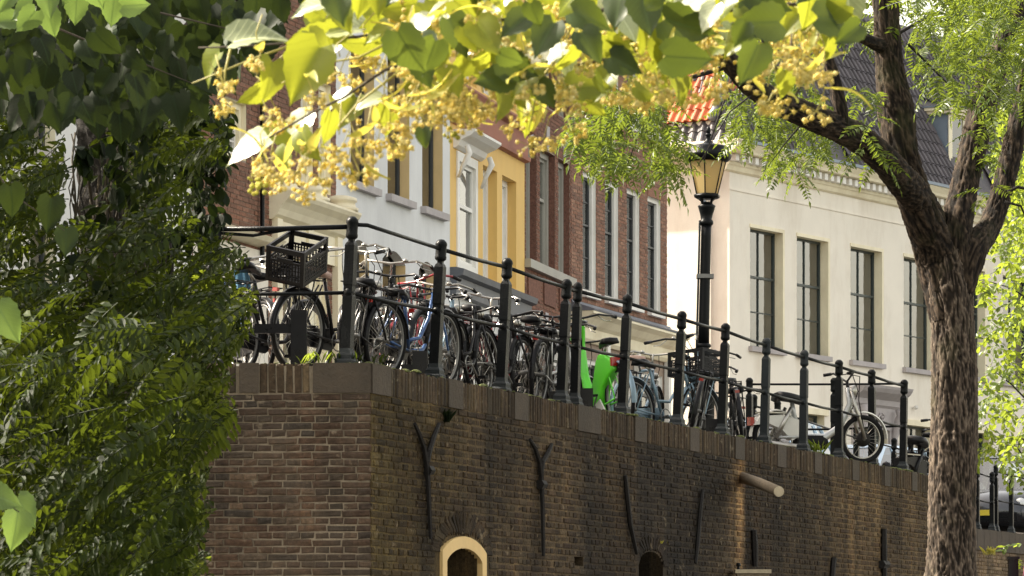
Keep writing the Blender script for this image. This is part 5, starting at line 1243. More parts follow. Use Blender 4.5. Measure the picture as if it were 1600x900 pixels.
# ------------------------------------------------------------------ cars
def car(label, loc, yaw, paint, L=4.2, W=1.76, H=1.5, name='parked_car'):
    root = thing(name, label, 'car', loc, rad(yaw), 'cars parked behind the railing', local=True); wb = L*.6
    st = [(-L/2, .62, .50, .80), (-L/2+.08, .74, .36, .96), (-L/2+.6, .84, .22, 1.02), (-L*.2, .87, .20, 1.0), (0, .88, .20, .98), (L*.2, .88, .20, .97), (L/2-1.0, .87, .20, .95), (L/2-.45, .83, .24, .86), (L/2-.1, .72, .30, .72), (L/2, .58, .38, .60)]
    q = MB(); vs = []; k_ = W/1.76
    for (x, hw_, zb2, zt2) in st:
        zm = (zb2+zt2)/2
        for (fy, z_) in ((-.9, zb2), (-1, zb2+.10), (-1.0, zm), (-.97, zt2-.1), (-.86, zt2-.01), (0, zt2+.03), (.86, zt2-.01), (.97, zt2-.1), (1.0, zm), (1, zb2+.10), (.9, zb2)): vs.append((x, fy*hw_*k_, z_))
    n = 11; fs = [(i*n+j, i*n+(j+1) % n, (i+1)*n+(j+1) % n, (i+1)*n+j) for i in range(len(st)-1) for j in range(n)]+[tuple(range(n))[::-1], tuple(range((len(st)-1)*n, len(st)*n))]
    q.add(vs, fs); q.build('body', M[paint], root, True)
    ws0, ws1, rs1, rs0 = L/2-1.15, L/2-1.85, -L/2+.75, -L/2+.25; zb2 = .97; zr = H-.06; hw0, hw1 = .80*k_, .62*k_
    q = MB(); q.add([(ws1+.02, -hw1, zr), (ws1+.02, hw1, zr), (rs1, hw1, zr), (rs1, -hw1, zr), (ws1-.1, -hw1*.9, H), (ws1-.1, hw1*.9, H), (rs1+.1, hw1*.9, H-.01), (rs1+.1, -hw1*.9, H-.01)], [(4, 5, 6, 7), (0, 1, 5, 4), (1, 2, 6, 5), (2, 3, 7, 6), (3, 0, 4, 7)])
    for (a, b) in (((ws0, zb2), (ws1, zr)), ((rs0, zb2), (rs1, zr))):
        for sg in (-1, 1): q.tube([(a[0], sg*hw0, a[1]), (b[0], sg*hw1, b[1])], .035, 6)
    for x_ in (-.05, -1.05):
        for sg in (-1, 1): q.tube([(x_, sg*hw0, zb2), (x_*.95, sg*hw1, zr)], .035, 6)
    q.build('roof', M[paint], root)
    q = MB(); q.add([(ws0, -hw0, zb2), (ws0, hw0, zb2), (ws1, hw1, zr), (ws1, -hw1, zr)], [(0, 1, 2, 3)]); q.build('windscreen', M['dark_glass'], root)
    q = MB(); q.add([(rs0, -hw0, zb2), (rs0, hw0, zb2), (rs1, hw1, zr), (rs1, -hw1, zr)], [(0, 3, 2, 1)]); q.build('rear_window', M['dark_glass'], root)
    for sg in (-1, 1):
        q = MB(); q.add([(ws0, sg*hw0, zb2), (rs0, sg*hw0, zb2), (rs1, sg*hw1, zr), (ws1, sg*hw1, zr)], [(0, 1, 2, 3)]); q.build('side_window', M['dark_glass'], root)
        q = MB(); q.lathe([(.03, 0), (.08, .02), (.09, .08), (.05, .12)], (ws0-.25, sg*(hw0+.1), zb2+.06), 8, M=Matrix.Rotation(rad(90), 3, 'Y')); q.build('wing_mirror', M['black_plastic'], root, True)
        q = MB(); q.lathe([(.11, -.05), (.10, .02), (.04, .05)], (L/2-.12, sg*.58*k_, .66), 10, M=Matrix.Rotation(rad(80), 3, 'Y')); q.build('headlight', M['headlight'], root, True)
        q = MB(); q.box((-L/2+.03, sg*.58*k_, .78), (.08, .22, .18)); q.build('tail_light', M['red_lens'], root)
        for x_ in (wb/2, -wb/2):
            q = MB(); q.lathe([(.20, -.09), (.31, -.1), (.33, -.06), (.33, .06), (.31, .1), (.2, .09)], (x_, sg*.78*k_, .33), 20, M=Matrix.Rotation(rad(90), 3, 'X')); wh = q.build('wheel', M['rubber'], root, True)
            q = MB(); q.lathe([(.21, -.1), (.18, -.11), (.05, -.12), (.05, .12), (.18, .11), (.21, .1)], (x_, sg*.78*k_, .33), 10, M=Matrix.Rotation(rad(90), 3, 'X')); q.build('rim', M['steel'], wh)
    q = MB(); q.box((L/2-.03, 0, .42), (.08, 1.1*k_, .16)); 
    for i in range(4): q.box((L/2+.005, 0, .36+i*.04), (.04, 1.0*k_, .012))
    q.build('grille', M['black_plastic'], root)
    q = MB(); q.box((L/2+.03, 0, .50), (.015, .5, .10)); q.build('number_plate', M['plate'], root)
    q = MB(); q.box((-.2, 0, .75), (1.9, 1.2*k_, .35)); q.box((-.5, .35, 1.05), (.15, .4, .5)); q.box((-.5, -.35, 1.05), (.15, .4, .5)); q.build('seats', M['rubber'], root); return root
car('pale blue parked car seen between the posts below the cream house windows', (P(1186, 0, 97).x, P(1186, 0, 97).y, 2.37), -110, 'car_blue', H=1.55)
car('silver blue parked car behind the moped front wheel', (P(1338, 0, 93).x, P(1338, 0, 93).y, 2.2), -120, 'car_blue', H=1.45)
car('dark polished car behind the lower railing at the right edge', (P(1588, 0, 86).x, P(1588, 0, 86).y, 2.14), -112, 'car_dark', L=4.4, W=1.85, H=1.62)
car('silver car behind the dark car at the right edge', (P(1640, 0, 80).x, P(1640, 0, 80).y, 2.14), -112, 'car_silver', L=4.4, W=1.8, H=1.5)
# dark post and dusky pink panel in the lower right corner
pb_ = P(1583, 905, 150); q = MB(); q.box((pb_.x, pb_.y, pb_.z-.3), (.10, .10, 1.02)); q.box((pb_.x, pb_.y, pb_.z+.22), (.12, .12, .03)); tag(q.build('dark_post', M['black_paint']), 'dark square post in the lower right corner of the picture', 'post')
pk = P(1598, 880, 152); q = MB(); q.add([pk+Vector((-.05, 0, -.6)), pk+Vector((.35, 0, -.6)), pk+Vector((.35, 0, .3)), pk+Vector((.04, 0, .16)), pk+Vector((-.05, .03, -.6)), pk+Vector((.35, .03, -.6)), pk+Vector((.35, .03, .3)), pk+Vector((.04, .03, .16))], [(0, 1, 2, 3), (7, 6, 5, 4), (0, 3, 7, 4), (2, 6, 7, 3)]); tag(q.build('pink_panel', M['pink']), 'dusky pink slanting panel in the lower right corner beside the dark post', 'panel')
# ================================================================== TREES AND LEAVES
def bark_mat(name, c1, c2, c3):
    m, t, b, out = newmat(name); pos = nd(t, 'ShaderNodeNewGeometry').outputs['Position']
    v = nd(t, 'ShaderNodeTexNoise'); v.inputs['Scale'].default_value = 1; v.inputs['Detail'].default_value = 5; v.inputs['Distortion'].default_value = 1.2
    t.links.new(stretched(t, pos, (26, 26, 7)), v.inputs['Vector'])
    at = nd(t, 'ShaderNodeAttribute'); at.attribute_name = 'ridge'
    c = ramp(t, at.outputs['Fac'], [(.1, c1), (.5, c2), (.95, c3)])
    c = mix(t, 1.0, c, ramp(t, v.outputs['Fac'], [(.3, (.6, .6, .6)), (.7, (1.35, 1.3, 1.25))]), 'MULTIPLY')
    n2 = noisef(t, 2.2, 4, pos); c = mix(t, ramp(t, n2.outputs['Fac'], [(.52, (0, 0, 0)), (.7, (.35, .35, .35))]), c, (.05, .055, .02, 1))
    t.links.new(c, b.inputs['Base Color']); b.inputs['Roughness'].default_value = .9; b.inputs['Specular IOR Level'].default_value = .2
    bp = nd(t, 'ShaderNodeBump'); bp.inputs['Strength'].default_value = .8; bp.inputs['Distance'].default_value = .01; t.links.new(v.outputs['Fac'], bp.inputs['Height']); t.links.new(bp.outputs[0], b.inputs['Normal'])
    return m
M['bark_limb'] = bark_mat('bark_limb', (.008, .006, .005), (.030, .022, .016), (.085, .062, .044))
M['bark'] = bark_mat('bark', (.018, .014, .011), (.072, .056, .044), (.17, .138, .108))
def bark_limb(name, pts_, rr, parent, n=72, dz=.018, amp=.015, fx_=15, fz=6, mat='bark', knots=[]):
    # smooth path, then radius displaced by furrow noise: ridges are real geometry
    P_ = [Vector(p) for p in pts_]; path = []; rad_ = []
    for i in range(len(P_)-1):
        p0, p1, p2, p3 = P_[max(i-1, 0)], P_[i], P_[i+1], P_[min(i+2, len(P_)-1)]; k = max(2, int((p2-p1).length/dz))
        for j in range(k):
            t = j/k; path.append(.5*((2*p1)+(p2-p0)*t+(2*p0-5*p1+4*p2-p3)*t*t+(3*p1-p0-3*p2+p3)*t**3)); rad_.append(rr[i]+(rr[i+1]-rr[i])*t)
    path.append(P_[-1]); rad_.append(rr[-1])
    vs = []; rg = []; L = 0
    ref = Vector((0, 1, 0))
    for i, p in enumerate(path):
        t = (path[min(i+1, len(path)-1)]-path[max(i-1, 0)]).normalized(); a = t.cross(ref).normalized(); b = a.cross(t)
        if i: L += (path[i]-path[i-1]).length
        for k in range(n):
            an = 2*math.pi*k/n; d = a*math.cos(an)+b*math.sin(an); rr_ = rad_[i]
            q = Vector((math.cos(an)*rr_*fx_*2.4, math.sin(an)*rr_*fx_*2.4, L*fz))
            w_ = noise.noise(q*.5)*1.6; v = 1-abs(noise.noise(q+Vector((w_, w_, w_*.6))))*3.2; v = max(-.5, v)
            v2 = 1-abs(noise.noise(q*2.3+Vector((w_, 5, 0))))*2.4
            h = v*.75+v2*.25+noise.noise(q*6)*.5; ex = noise.noise(Vector((math.cos(an)*2, math.sin(an)*2, L*1.2)))*.10
            for (kl, ka, kr, kh) in knots:
                dd = math.hypot((L-kl), ((an-ka+math.pi) % (2*math.pi)-math.pi)*rr_); 
                if dd < kr: ex += kh*(1-(dd/kr)**2)+.05*math.sin(dd/kr*9)
            vs.append(p+d*(rr_*(1+ex)+min(amp, rr_*.16)*(h-.55))); rg.append(max(0, min(1, h*.8+.1)))
    m_ = len(path); fs = [(i*n+k, i*n+(k+1) % n, (i+1)*n+(k+1) % n, (i+1)*n+k) for i in range(m_-1) for k in range(n)]+[tuple(range(n))[::-1], tuple(range((m_-1)*n, m_*n))]
    q = MB(); q.add(vs, fs, 0, 0.0); o = q.build(name, M[mat], parent, True)
    at = o.data.attributes.new('ridge', 'FLOAT', 'POINT'); at.data.foreach_set('value', rg); return o

S1 = 175.0
bt = thing('big_tree', 'big tree with furrowed grey brown trunk forking into dark limbs at the right', 'tree', P(1488, 0, S1)*1.0)
bt.location = (P(1488, 0, S1).x, P(1488, 0, S1).y, -1.6); ORG[bt.name] = Vector(bt.location)
p_ = lambda x, y, s=S1: P(x, y, s)
tb = P(1488, 0, S1); base = Vector((tb.x-.02, tb.y, -1.6))
bark_limb('trunk', [base, p_(1484, 1000), p_(1487, 880), p_(1489, 760), p_(1491, 640), p_(1491, 560), p_(1489, 500), p_(1484, 450), p_(1480, 400), p_(1478, 365)], [.30, .25, .218, .212, .21, .198, .19, .205, .17, .08], bt, 128, .013, .017, knots=[(3.55, 4.9, .11, .14)])
bark_limb('limb', [p_(1484, 500), p_(1464, 400), p_(1435, 325, 177), p_(1410, 245, 178), p_(1400, 170, 178), p_(1390, 100, 178), p_(1384, 0, 178), p_(1380, -90, 178)], [.17, .19, .165, .15, .15, .12, .115, .10], bt, 80, mat='bark_limb')
bark_limb('limb', [p_(1478, 480), p_(1450, 345), p_(1400, 270, 182), p_(1340, 215, 186), p_(1265, 182, 190), p_(1190, 145, 194), p_(1145, 102, 197), p_(1110, 50, 200), p_(1080, -30, 200)], [.12, .16, .125, .12, .11, .09, .078, .07, .06], bt, 64, mat='bark_limb')
bark_limb('limb', [p_(1492, 490), p_(1492, 375), p_(1505, 300, 174), p_(1523, 220, 173), p_(1540, 150, 172), p_(1565, 80, 170), p_(1600, -10, 168), p_(1640, -90, 168)], [.13, .15, .13, .12, .115, .10, .085, .08], bt, 72, mat='bark_limb')
bark_limb('limb', [p_(1488, 500), p_(1515, 402), p_(1548, 350, 173), p_(1568, 290, 172), p_(1585, 220, 171), p_(1605, 140, 170), p_(1625, 40, 168)], [.12, .14, .105, .098, .092, .088, .08], bt, 64, mat='bark_limb')
bark_limb('limb', [p_(1318, 205, 188), p_(1312, 165, 188), p_(1302, 120, 188), p_(1285, 60, 188), p_(1270, -20, 188)], [.055, .06, .052, .045, .04], bt, 40, mat='bark_limb')
bark_limb('limb', [p_(1382, 75, 178), p_(1355, 62, 180), p_(1325, 48, 182), p_(1290, 20, 184)], [.07, .05, .03, .022], bt, 30, mat='bark_limb')
def twigs(parent, lst, mat='bark_dark', name='branch'):
    for pts_, r0, r1 in lst:
        q = MB(); n = len(pts_); q.tube(pts_, [r0+(r1-r0)*i/(n-1) for i in range(n)], 6); q.build(name, M[mat], parent, True)
twigs(bt, [([p_(1575, 300), p_(1590, 292), p_(1625, 300)], .02, .012), ([p_(1570, 315), p_(1595, 322), p_(1605, 345)], .014, .008),
           ([p_(1150, 105, 196), p_(1120, 190, 198), p_(1100, 250, 199)], .010, .004), ([p_(1185, 140, 194), p_(1140, 175, 198), p_(1090, 260, 200)], .009, .003),
           ([p_(1240, 165, 190), p_(1190, 60, 190), p_(1150, 10, 190)], .016, .006), ([p_(1420, 70, 178), p_(1480, 130, 170), p_(1500, 190, 168)], .012, .004),
           ([p_(1150, 100, 196), p_(1050, 130, 200), p_(940, 150, 202), p_(900, 190, 203)], .022, .005), ([p_(1050, 130, 200), p_(1000, 200, 200), p_(980, 260, 201)], .01, .003),
           ([p_(1265, 180, 190), p_(1230, 220, 190), p_(1200, 260, 190)], .01, .003), ([p_(1390, 60, 178), p_(1460, 20, 174), p_(1560, 30, 170)], .018, .006), ([p_(1400, 90), p_(1340, 60, 170), p_(1300, 40, 170)], .014, .005)])

# compound leaves -------------------------------------------------
def compound(L, nl, ll, lw, droop, seed, fold=.25, simple=False):
    rr = random.Random(seed); q = MB(); pts_ = []
    for i in range(nl+1):
        t = i/nl; pts_.append(Vector((L*t, .02*L*math.sin(t*3+seed), -droop*L*t*t)))
    q.tube(pts_, [.0022*(L/.2), *[.0016*(L/.2)]*(nl-1), .0008], 3, 0, .2, caps=False)
    def leaflet(b, d, up, l, w_):
        s = d.cross(up).normalized(); c1 = b+d*l*.4-up*l*fold*.12; tip = b+d*l-up*l*.16; e1 = b+d*l*.42+s*w_+up*l*.05; e2 = b+d*l*.42-s*w_+up*l*.05
        rv_ = rr.random()
        if simple: q.add([b, e1, tip, e2], [(0, 1, 2), (0, 2, 3)], 0, rv_)
        else:
            f1 = b+d*l*.74+s*w_*.72; f2 = b+d*l*.74-s*w_*.72; c2 = b+d*l*.74-up*l*fold*.15
            q.add([b, e1, f1, tip, f2, e2, c1, c2], [(0, 1, 6), (6, 1, 2, 7), (7, 2, 3), (0, 6, 5), (6, 7, 4, 5), (7, 3, 4)], 0, rv_)
    for i in range(1, nl+1):
        p = pts_[i]; tg = (pts_[i]-pts_[i-1]).normalized(); up = Vector((0, 0, 1)); sd = tg.cross(up).normalized()
        if i == nl: leaflet(p, tg, up, ll*1.05, lw); break
        for sg in (-1, 1):
            dd = (sd*sg+tg*rr.uniform(.25, .6)+up*rr.uniform(-.35, .12)).normalized(); leaflet(p+tg*rr.uniform(-.1, .1)*L/nl, dd, (up+tg*rr.uniform(-.3, .3)).normalized(), ll*rr.uniform(.75, 1.08)*(.75+.5*math.sin(math.pi*min(1, i/nl+.12))), lw*rr.uniform(.85, 1.1))
    return q
def orient(az, pitch, roll):
    return Matrix.Rotation(az, 3, 'Z') @ Matrix.Rotation(pitch, 3, 'Y') @ Matrix.Rotation(roll, 3, 'X')
def inpoly(x, y, poly):
    c = False; n = len(poly)
    for i in range(n):
        x1, y1 = poly[i]; x2, y2 = poly[(i+1) % n]
        if (y1 > y) != (y2 > y) and x < (x2-x1)*(y-y1)/(y2-y1)+x1: c = not c
    return c
def sample(poly, n, s0, s1, gap=-1, gs=.012, seed=0, rr=R):
    xs = [p[0] for p in poly]; ys = [p[1] for p in poly]; out = []; tries = 0
    while len(out) < n and tries < n*40:
        tries += 1; x, y = rr.uniform(min(xs), max(xs)), rr.uniform(min(ys), max(ys))
        if not inpoly(x, y, poly): continue
        if noise.noise(Vector((x*gs, y*gs, seed))) < gap: continue
        out.append((x, y, rr.uniform(s0, s1)))
    return out
def leaves(parent, pts_, protos, mat, az=(0, 6.28), pitch=(.1, .9), roll=(-.5, .5), limit=300, name='leaf', sc=(.8, 1.15)):
    # nearest (largest) ones in view become objects, the rest one mesh
    ms = [q.mesh(name, M[mat]) for q in protos]
    order = sorted(range(len(pts_)), key=lambda i: -(pts_[i][2] if -20 < pts_[i][0] < 1620 and -20 < pts_[i][1] < 920 else 0)); qb = MB()
    for n_, i in enumerate(order):
        x, y, s = pts_[i]; Mx = orient(R.uniform(*az), R.uniform(*pitch), R.uniform(*roll)); k = R.uniform(*sc); j = R.randrange(len(ms)); c = P(x, y, s)
        if n_ < limit: inst(ms[j], name, parent, c, Mx, k)
        else:
            pr = protos[j]; b = len(qb.v); ro = R.random(); qb.v += [tuple(c+Mx @ (Vector(v)*k)) for v in pr.v]; qb.f += [tuple(b+a for a in f) for f in pr.f]; qb.m += pr.m; qb.r += [(r_+ro) % 1 for r_ in pr.r]
    if qb.v: qb.build('foliage', M[mat], parent, kind='stuff')
# crown of the big tree: fine pinnate leaves
loc_p = [compound(.26, 9, .066, .0125, .25, k, simple=True) for k in range(6)]
crown = [(890, 180), (960, 90), (1060, 60), (1160, 40), (1300, 20), (1600, -40), (1640, 120), (1640, 300), (1570, 190), (1500, 150), (1440, 160), (1400, 90), (1330, 50), (1300, 130), (1280, 220), (1230, 290), (1180, 260), (1120, 200), (1080, 280), (1050, 300), (1030, 230), (960, 290), (900, 250)]
lc = sample([(885, 190), (960, 120), (1060, 100), (1130, 150), (1105, 205), (1060, 270), (1040, 290), (1020, 215), (975, 265), (905, 245)], 300, 192, 212, -.28, .02, 1)
lc += sample([(1110, 60), (1200, 90), (1280, 130), (1330, 190), (1290, 230), (1240, 280), (1180, 255), (1130, 215), (1150, 130)], 250, 152, 178, -.25, .02, 2)
lc += sample([(1010, 60), (1120, 30), (1400, -20), (1400, 60), (1300, 90), (1200, 110), (1100, 90)], 130, 150, 180, -.2, .02, 3)
lc += sample([(1420, -30), (1640, -30), (1640, 110), (1590, 150), (1540, 175), (1470, 150), (1430, 90)], 380, 160, 196, -.35, .014, 4)
lc += sample([(1500, 150), (1560, 140), (1560, 330), (1530, 330)], 22, 170, 185, -.3, .02, 5)+sample([(1330, 120), (1380, 140), (1380, 260), (1330, 240)], 22, 180, 196, -.2, .02, 6)
lc += [(1410, 150, 168), (1425, 120, 166), (1450, 70, 166), (1400, 95, 168), (1520, 240, 165), (1400, 40, 170), (1536, 268, 167)]
lc = [q_ for q_ in lc if not (1058 < q_[0] < 1150 and 190 < q_[1] < 318) and not (1045 < q_[0] < 1122 and 105 < q_[1] < 188)]
lc += [(R.uniform(900, 1800), R.uniform(-420, -40), R.uniform(150, 215)) for _ in range(650)]
leaves(bt, lc, loc_p, 'leaf_locust', pitch=(-.15, 1.0), limit=300, name='leaf')
# ivy-like shoots of bigger pale leaves at the far right: a young tree
yt = thing('young_tree', 'bright yellow green leafy young tree right of the big trunk', 'tree', (P(1620, 0, 128).x, P(1620, 0, 128).y, 2.1))
def oval(l, w_, seed):
    rr = random.Random(seed); q = MB(); n = 5; vs = []; 
    for i in range(n+1):
        t = i/n; ww = w_*math.sin(math.pi*min(.97, t*.92+.04))**.8; z_ = -.25*l*t*t
        vs += [(l*t, -ww, z_+.05*l), (l*t, 0, z_), (l*t, ww, z_+.05*l)]
    q.add(vs, [(3*i+j, 3*i+j+1, 3*i+4+j, 3*i+3+j) for i in range(n) for j in range(2)], 0, rr.random()); return q
def spray(seed, n=9, L=.34, l=.085, w_=.026):
    rr = random.Random(seed); q = MB(); pts_ = [Vector((L*i/n, .03*math.sin(i+seed), -.3*L*(i/n)**2)) for i in range(n+1)]; q.tube(pts_, [.004]+[.0025]*n, 4, 0, .2, caps=False)
    for i in range(1, n+1):
        o = oval(l*rr.uniform(.7, 1.1), w_, seed*10+i); Mx = Matrix.Rotation((-1)**i*rr.uniform(.6, 1.2), 3, 'Z') @ Matrix.Rotation(rr.uniform(-.3, .7), 3, 'Y') @ Matrix.Rotation(rr.uniform(-.5, .5), 3, 'X')
        q.add([pts_[i]+Mx @ Vector(v) for v in o.v], o.f, 0, rr.random())
    return q
sp_p = [spray(k) for k in range(6)]
ly = sample([(1530, 430), (1560, 380), (1580, 240), (1640, 200), (1640, 720), (1600, 740), (1545, 720), (1530, 650), (1545, 560)], 300, 118, 140, -.22, .02, 9)
ly += sample([(1540, 170), (1640, 120), (1640, 420), (1580, 380), (1560, 300)], 110, 110, 130, -.3, .02, 10)+[(1530, 445, 132), (1536, 520, 132), (1538, 600, 130), (1580, 870, 150), (1598, 850, 150), (1560, 735, 130)]
ly += [(R.uniform(1640, 1850), R.uniform(100, 750), R.uniform(110, 140)) for _ in range(140)]
leaves(yt, ly, sp_p, 'leaf_bright', pitch=(-.1, .9), limit=300, name='leaf_spray')
twigs(yt, [([P(1640, 900, 128), P(1630, 600, 128), P(1625, 300, 126), P(1600, 100, 125)], .05, .015), ([P(1628, 650, 128), P(1580, 600, 130), P(1540, 570, 131)], .014, .004), ([P(1626, 480, 128), P(1580, 450, 130), P(1545, 440, 131)], .012, .004), ([P(1632, 760, 128), P(1590, 700, 129), P(1550, 690, 130)], .012, .004)], 'bark_dark')
# background trees beyond the roofs at the right and the left
def back_tree(name, label, poly, s0, s1, n, mat, tr, seed):
    t_ = thing(name, label, 'tree', (P(tr[0], 0, (s0+s1)/2).x, P(tr[0], 0, (s0+s1)/2).y, 2.3))
    pr = [spray(k+seed, 9, .9, .26, .10) for k in range(4)]; leaves(t_, sample(poly, n, s0, s1, -.25, .02, seed), pr, mat, limit=0); c = (s0+s1)/2
    twigs(t_, [([P(tr[0], 930, c), P(tr[0]+10, 400, c), P(tr[0], tr[1], c)], .25, .05)], 'bark_dark', 'trunk'); return t_
back_tree('background_tree', 'sunlit tree rising behind the cream house roof at the upper right', [(1480, -60), (1700, -60), (1700, 330), (1560, 300), (1500, 200)], 56, 62, 420, 'leaf_bright', (1640, 20), 31)
back_tree('background_tree', 'shady tree behind the roofs at the top centre behind the blossom', [(1120, -120), (1330, -120), (1330, 60), (1240, 90), (1130, 60)], 55, 60, 260, 'leaf_locust', (1240, 0), 41)
back_tree('background_tree', 'light green tree glimpsed behind the foliage at the far left edge', [(-60, 60), (60, 100), (110, 300), (100, 480), (-60, 520)], 120, 135, 130, 'leaf_bright', (10, 100), 51)

# ------------------------------------------------------------------ left: trunk wrapped in climbers, hanging compound leaves
ST = 225.0
lt = thing('climber_covered_tree', 'dark tree trunk wrapped in climbers with curtains of hanging compound leaves at the left', 'tree', (P(178, 0, ST).x, P(178, 0, ST).y, -1.6))
bt0 = P(180, 0, ST)
bark_limb('trunk', [Vector((bt0.x, bt0.y, -1.6)), P(185, 900, ST), P(182, 700, ST), P(178, 480, ST), P(176, 330, ST), P(172, 200, ST), P(168, 60, ST), P(160, -120, ST)], [.34, .28, .25, .235, .235, .23, .24, .26], lt, 60, .03, .03, mat='bark_dark')
bark_limb('limb', [P(180, 250, ST), P(240, 120, 228), P(330, 20, 232), P(420, -60, 236)], [.12, .10, .07, .05], lt, 24, .03, .02, mat='bark_dark')
bark_limb('limb', [P(160, 200, ST), P(90, 80, 228), P(10, -20, 232)], [.12, .09, .06], lt, 24, .03, .02, mat='bark_dark')
for k in range(46):      # climbing stems on the trunk
    x = R.uniform(118, 238); y = 490; pts_ = []
    y0_ = R.uniform(180, 330); y1_ = R.uniform(420, 900); n = 9; ph = R.uniform(0, 6)
    for i in range(n): t = i/(n-1); pts_.append(P(x+R.uniform(-4, 4)+R.choice((6, 18, 28))*math.sin(t*3+ph)*.7, y0_+(y1_-y0_)*t, 250+R.uniform(-3, 3)-10*abs(x-178)/60))
    q = MB(); q.tube(pts_, R.uniform(.004, .011), 5); q.build('climber_stem', M['stem'] if k % 3 else M['bark_dark'], lt, True)
for (x, a, b) in ((216, 380, 520), (228, 378, 520), (238, 385, 540), (250, 390, 560), (260, 400, 560), (268, 380, 540), (243, 250, 420), (95, 380, 480)):
    q = MB(); q.tube([P(x+R.uniform(-2, 2), a+(b-a)*i/5, 232) for i in range(6)], R.uniform(.008, .014), 6); q.build('climber_stem', M['bark_dark'], lt, True)
q = MB(); q.tube([P(130, 480, 262), P(150, 440, 262), P(180, 400, 262), P(215, 355, 262), (P(240, 340, 262))], .006, 5); q.build('climber_stem', M['twig_brown'] if False else M['stem'], lt, True)
rob = [compound(.34, 9, .085, .0175, .30, 60+k) for k in range(7)]
poly_l = [(-40, 180), (110, 180), (130, 300), (120, 430), (200, 480), (250, 420), (240, 240), (300, 150), (380, 170), (370, 300), (400, 400), (410, 500), (375, 560), (360, 650), (330, 700), (320, 800), (350, 900), (-40, 940)]
ll_ = sample([(-40, 470), (120, 440), (215, 470), (300, 450), (395, 470), (380, 540), (340, 560), (365, 630), (335, 690), (318, 760), (325, 830), (330, 940), (-40, 960)], 520, 252, 330, -.45, .012, 12)
ll_ += sample([(-40, 150), (95, 190), (125, 300), (118, 440), (-40, 480)], 190, 235, 300, -.25, .014, 13)
ll_ += sample([(235, 160), (330, 150), (365, 220), (345, 330), (400, 370), (398, 470), (250, 480), (228, 380)], 150, 235, 290, -.18, .016, 14)
ll_ += sample([(300, 560), (375, 590), (378, 660), (340, 690), (300, 680)], 34, 250, 285, -.6, .02, 15)
ll_ += sample([(290, 700), (335, 720), (335, 900), (290, 900)], 30, 250, 285, -.4, .02, 16)
ll_ += sample([(140, 330), (240, 350), (240, 470), (120, 480)], 30, 255, 290, -.3, .02, 17)
ll_ = [(x, y, s-(22 if x > 300 else 0)) for x, y, s in ll_]
ll_ += [(R.uniform(-260, 420), R.uniform(-700, -30), R.uniform(190, 300)) for _ in range(700)]+[(R.uniform(-1000, -50), R.uniform(-900, 700), R.uniform(215, 300)) for _ in range(1900)]  # leaves out of view, added above and at the left to shade the foliage
ll_ += sample([(-40, 440), (330, 460), (330, 940), (-40, 940)], 480, 205, 245, -1, .02, 18)
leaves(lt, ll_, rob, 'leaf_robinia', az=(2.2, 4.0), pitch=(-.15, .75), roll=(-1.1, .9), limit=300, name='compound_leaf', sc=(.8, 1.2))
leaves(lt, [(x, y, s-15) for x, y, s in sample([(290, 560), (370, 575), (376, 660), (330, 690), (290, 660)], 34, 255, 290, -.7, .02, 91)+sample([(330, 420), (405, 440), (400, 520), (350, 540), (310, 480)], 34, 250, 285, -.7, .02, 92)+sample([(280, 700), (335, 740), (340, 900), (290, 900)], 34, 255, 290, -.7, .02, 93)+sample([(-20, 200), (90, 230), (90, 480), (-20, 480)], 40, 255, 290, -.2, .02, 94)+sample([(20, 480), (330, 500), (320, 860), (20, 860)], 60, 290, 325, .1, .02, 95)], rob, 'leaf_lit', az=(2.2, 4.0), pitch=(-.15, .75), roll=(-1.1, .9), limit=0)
lk = sample([(110, 170), (250, 170), (250, 300), (110, 300)], 26, 262, 280, -.5, .02, 77)+sample([(110, 200), (250, 200), (250, 470), (110, 470)], 10, 262, 280, -.5, .02, 78)+sample([(230, 150), (340, 140), (365, 240), (340, 340), (300, 420), (240, 420)], 150, 200, 225, -.2, .016, 24)+sample([(-40, 0), (120, 0), (130, 200), (-40, 260)], 60, 200, 230, -.3, .02, 25)
ovp = [oval(.10, .035, k) for k in range(5)]
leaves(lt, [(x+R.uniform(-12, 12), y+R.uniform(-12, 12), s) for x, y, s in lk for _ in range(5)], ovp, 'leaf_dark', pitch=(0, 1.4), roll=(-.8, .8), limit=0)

# ------------------------------------------------------------------ linden leaves and blossom
def linden(l, seed, curl=.3, foldk=.25):
    rr = random.Random(seed); n = 12; cols = (-1, -.62, -.3, 0, .3, .62, 1); vs = []; uv = []
    for i in range(n+1):
        t = i/n; w_ = .42*l*(math.sin(math.pi*min(1, (t+.05)**.62)))**.85 if t < 1 else 0
        if i == 0: w_ = .17*l
        for c in cols:
            sr = (1+.05*(1 if (i % 2) else -1)) if abs(c) == 1 else 1
            x = l*(t-.10*(1-t)**3*abs(c)*1.5); y = c*w_*sr
            z_ = -curl*l*t*t+abs(c)*w_*foldk+.03*l*math.sin(c*4+t*6+seed)*abs(c); vs.append((x, y, z_)); uv.append((t, c*w_/(.5*l)))
    k = len(cols); fs = [(i*k+j, i*k+j+1, (i+1)*k+j+1, (i+1)*k+j) for i in range(n) for j in range(k-1)]
    return vs, fs, uv
def linden_mesh(l, seed, mat, curl, foldk):
    vs, fs, uv = linden(l, seed, curl, foldk); me = bpy.data.meshes.new('leaf'); me.from_pydata(vs, [], fs); me.materials.append(M[mat])
    ul = me.uv_layers.new(name='uv')
    for p in me.polygons:
        p.use_smooth = True
        for li in p.loop_indices: ul.data[li].uv = uv[me.loops[li].vertex_index]
    return me
def lset(mat, l=.10): return [linden_mesh(l, k, mat, .12+.12*(k % 4), .10+.14*(k % 3)) for k in range(6)]
LP_ = lset('linden_pale'); LG, LW, LD, LS = lset('linden'), lset('linden_glare_tint'), lset('linden_dim'), lset('linden_shade')
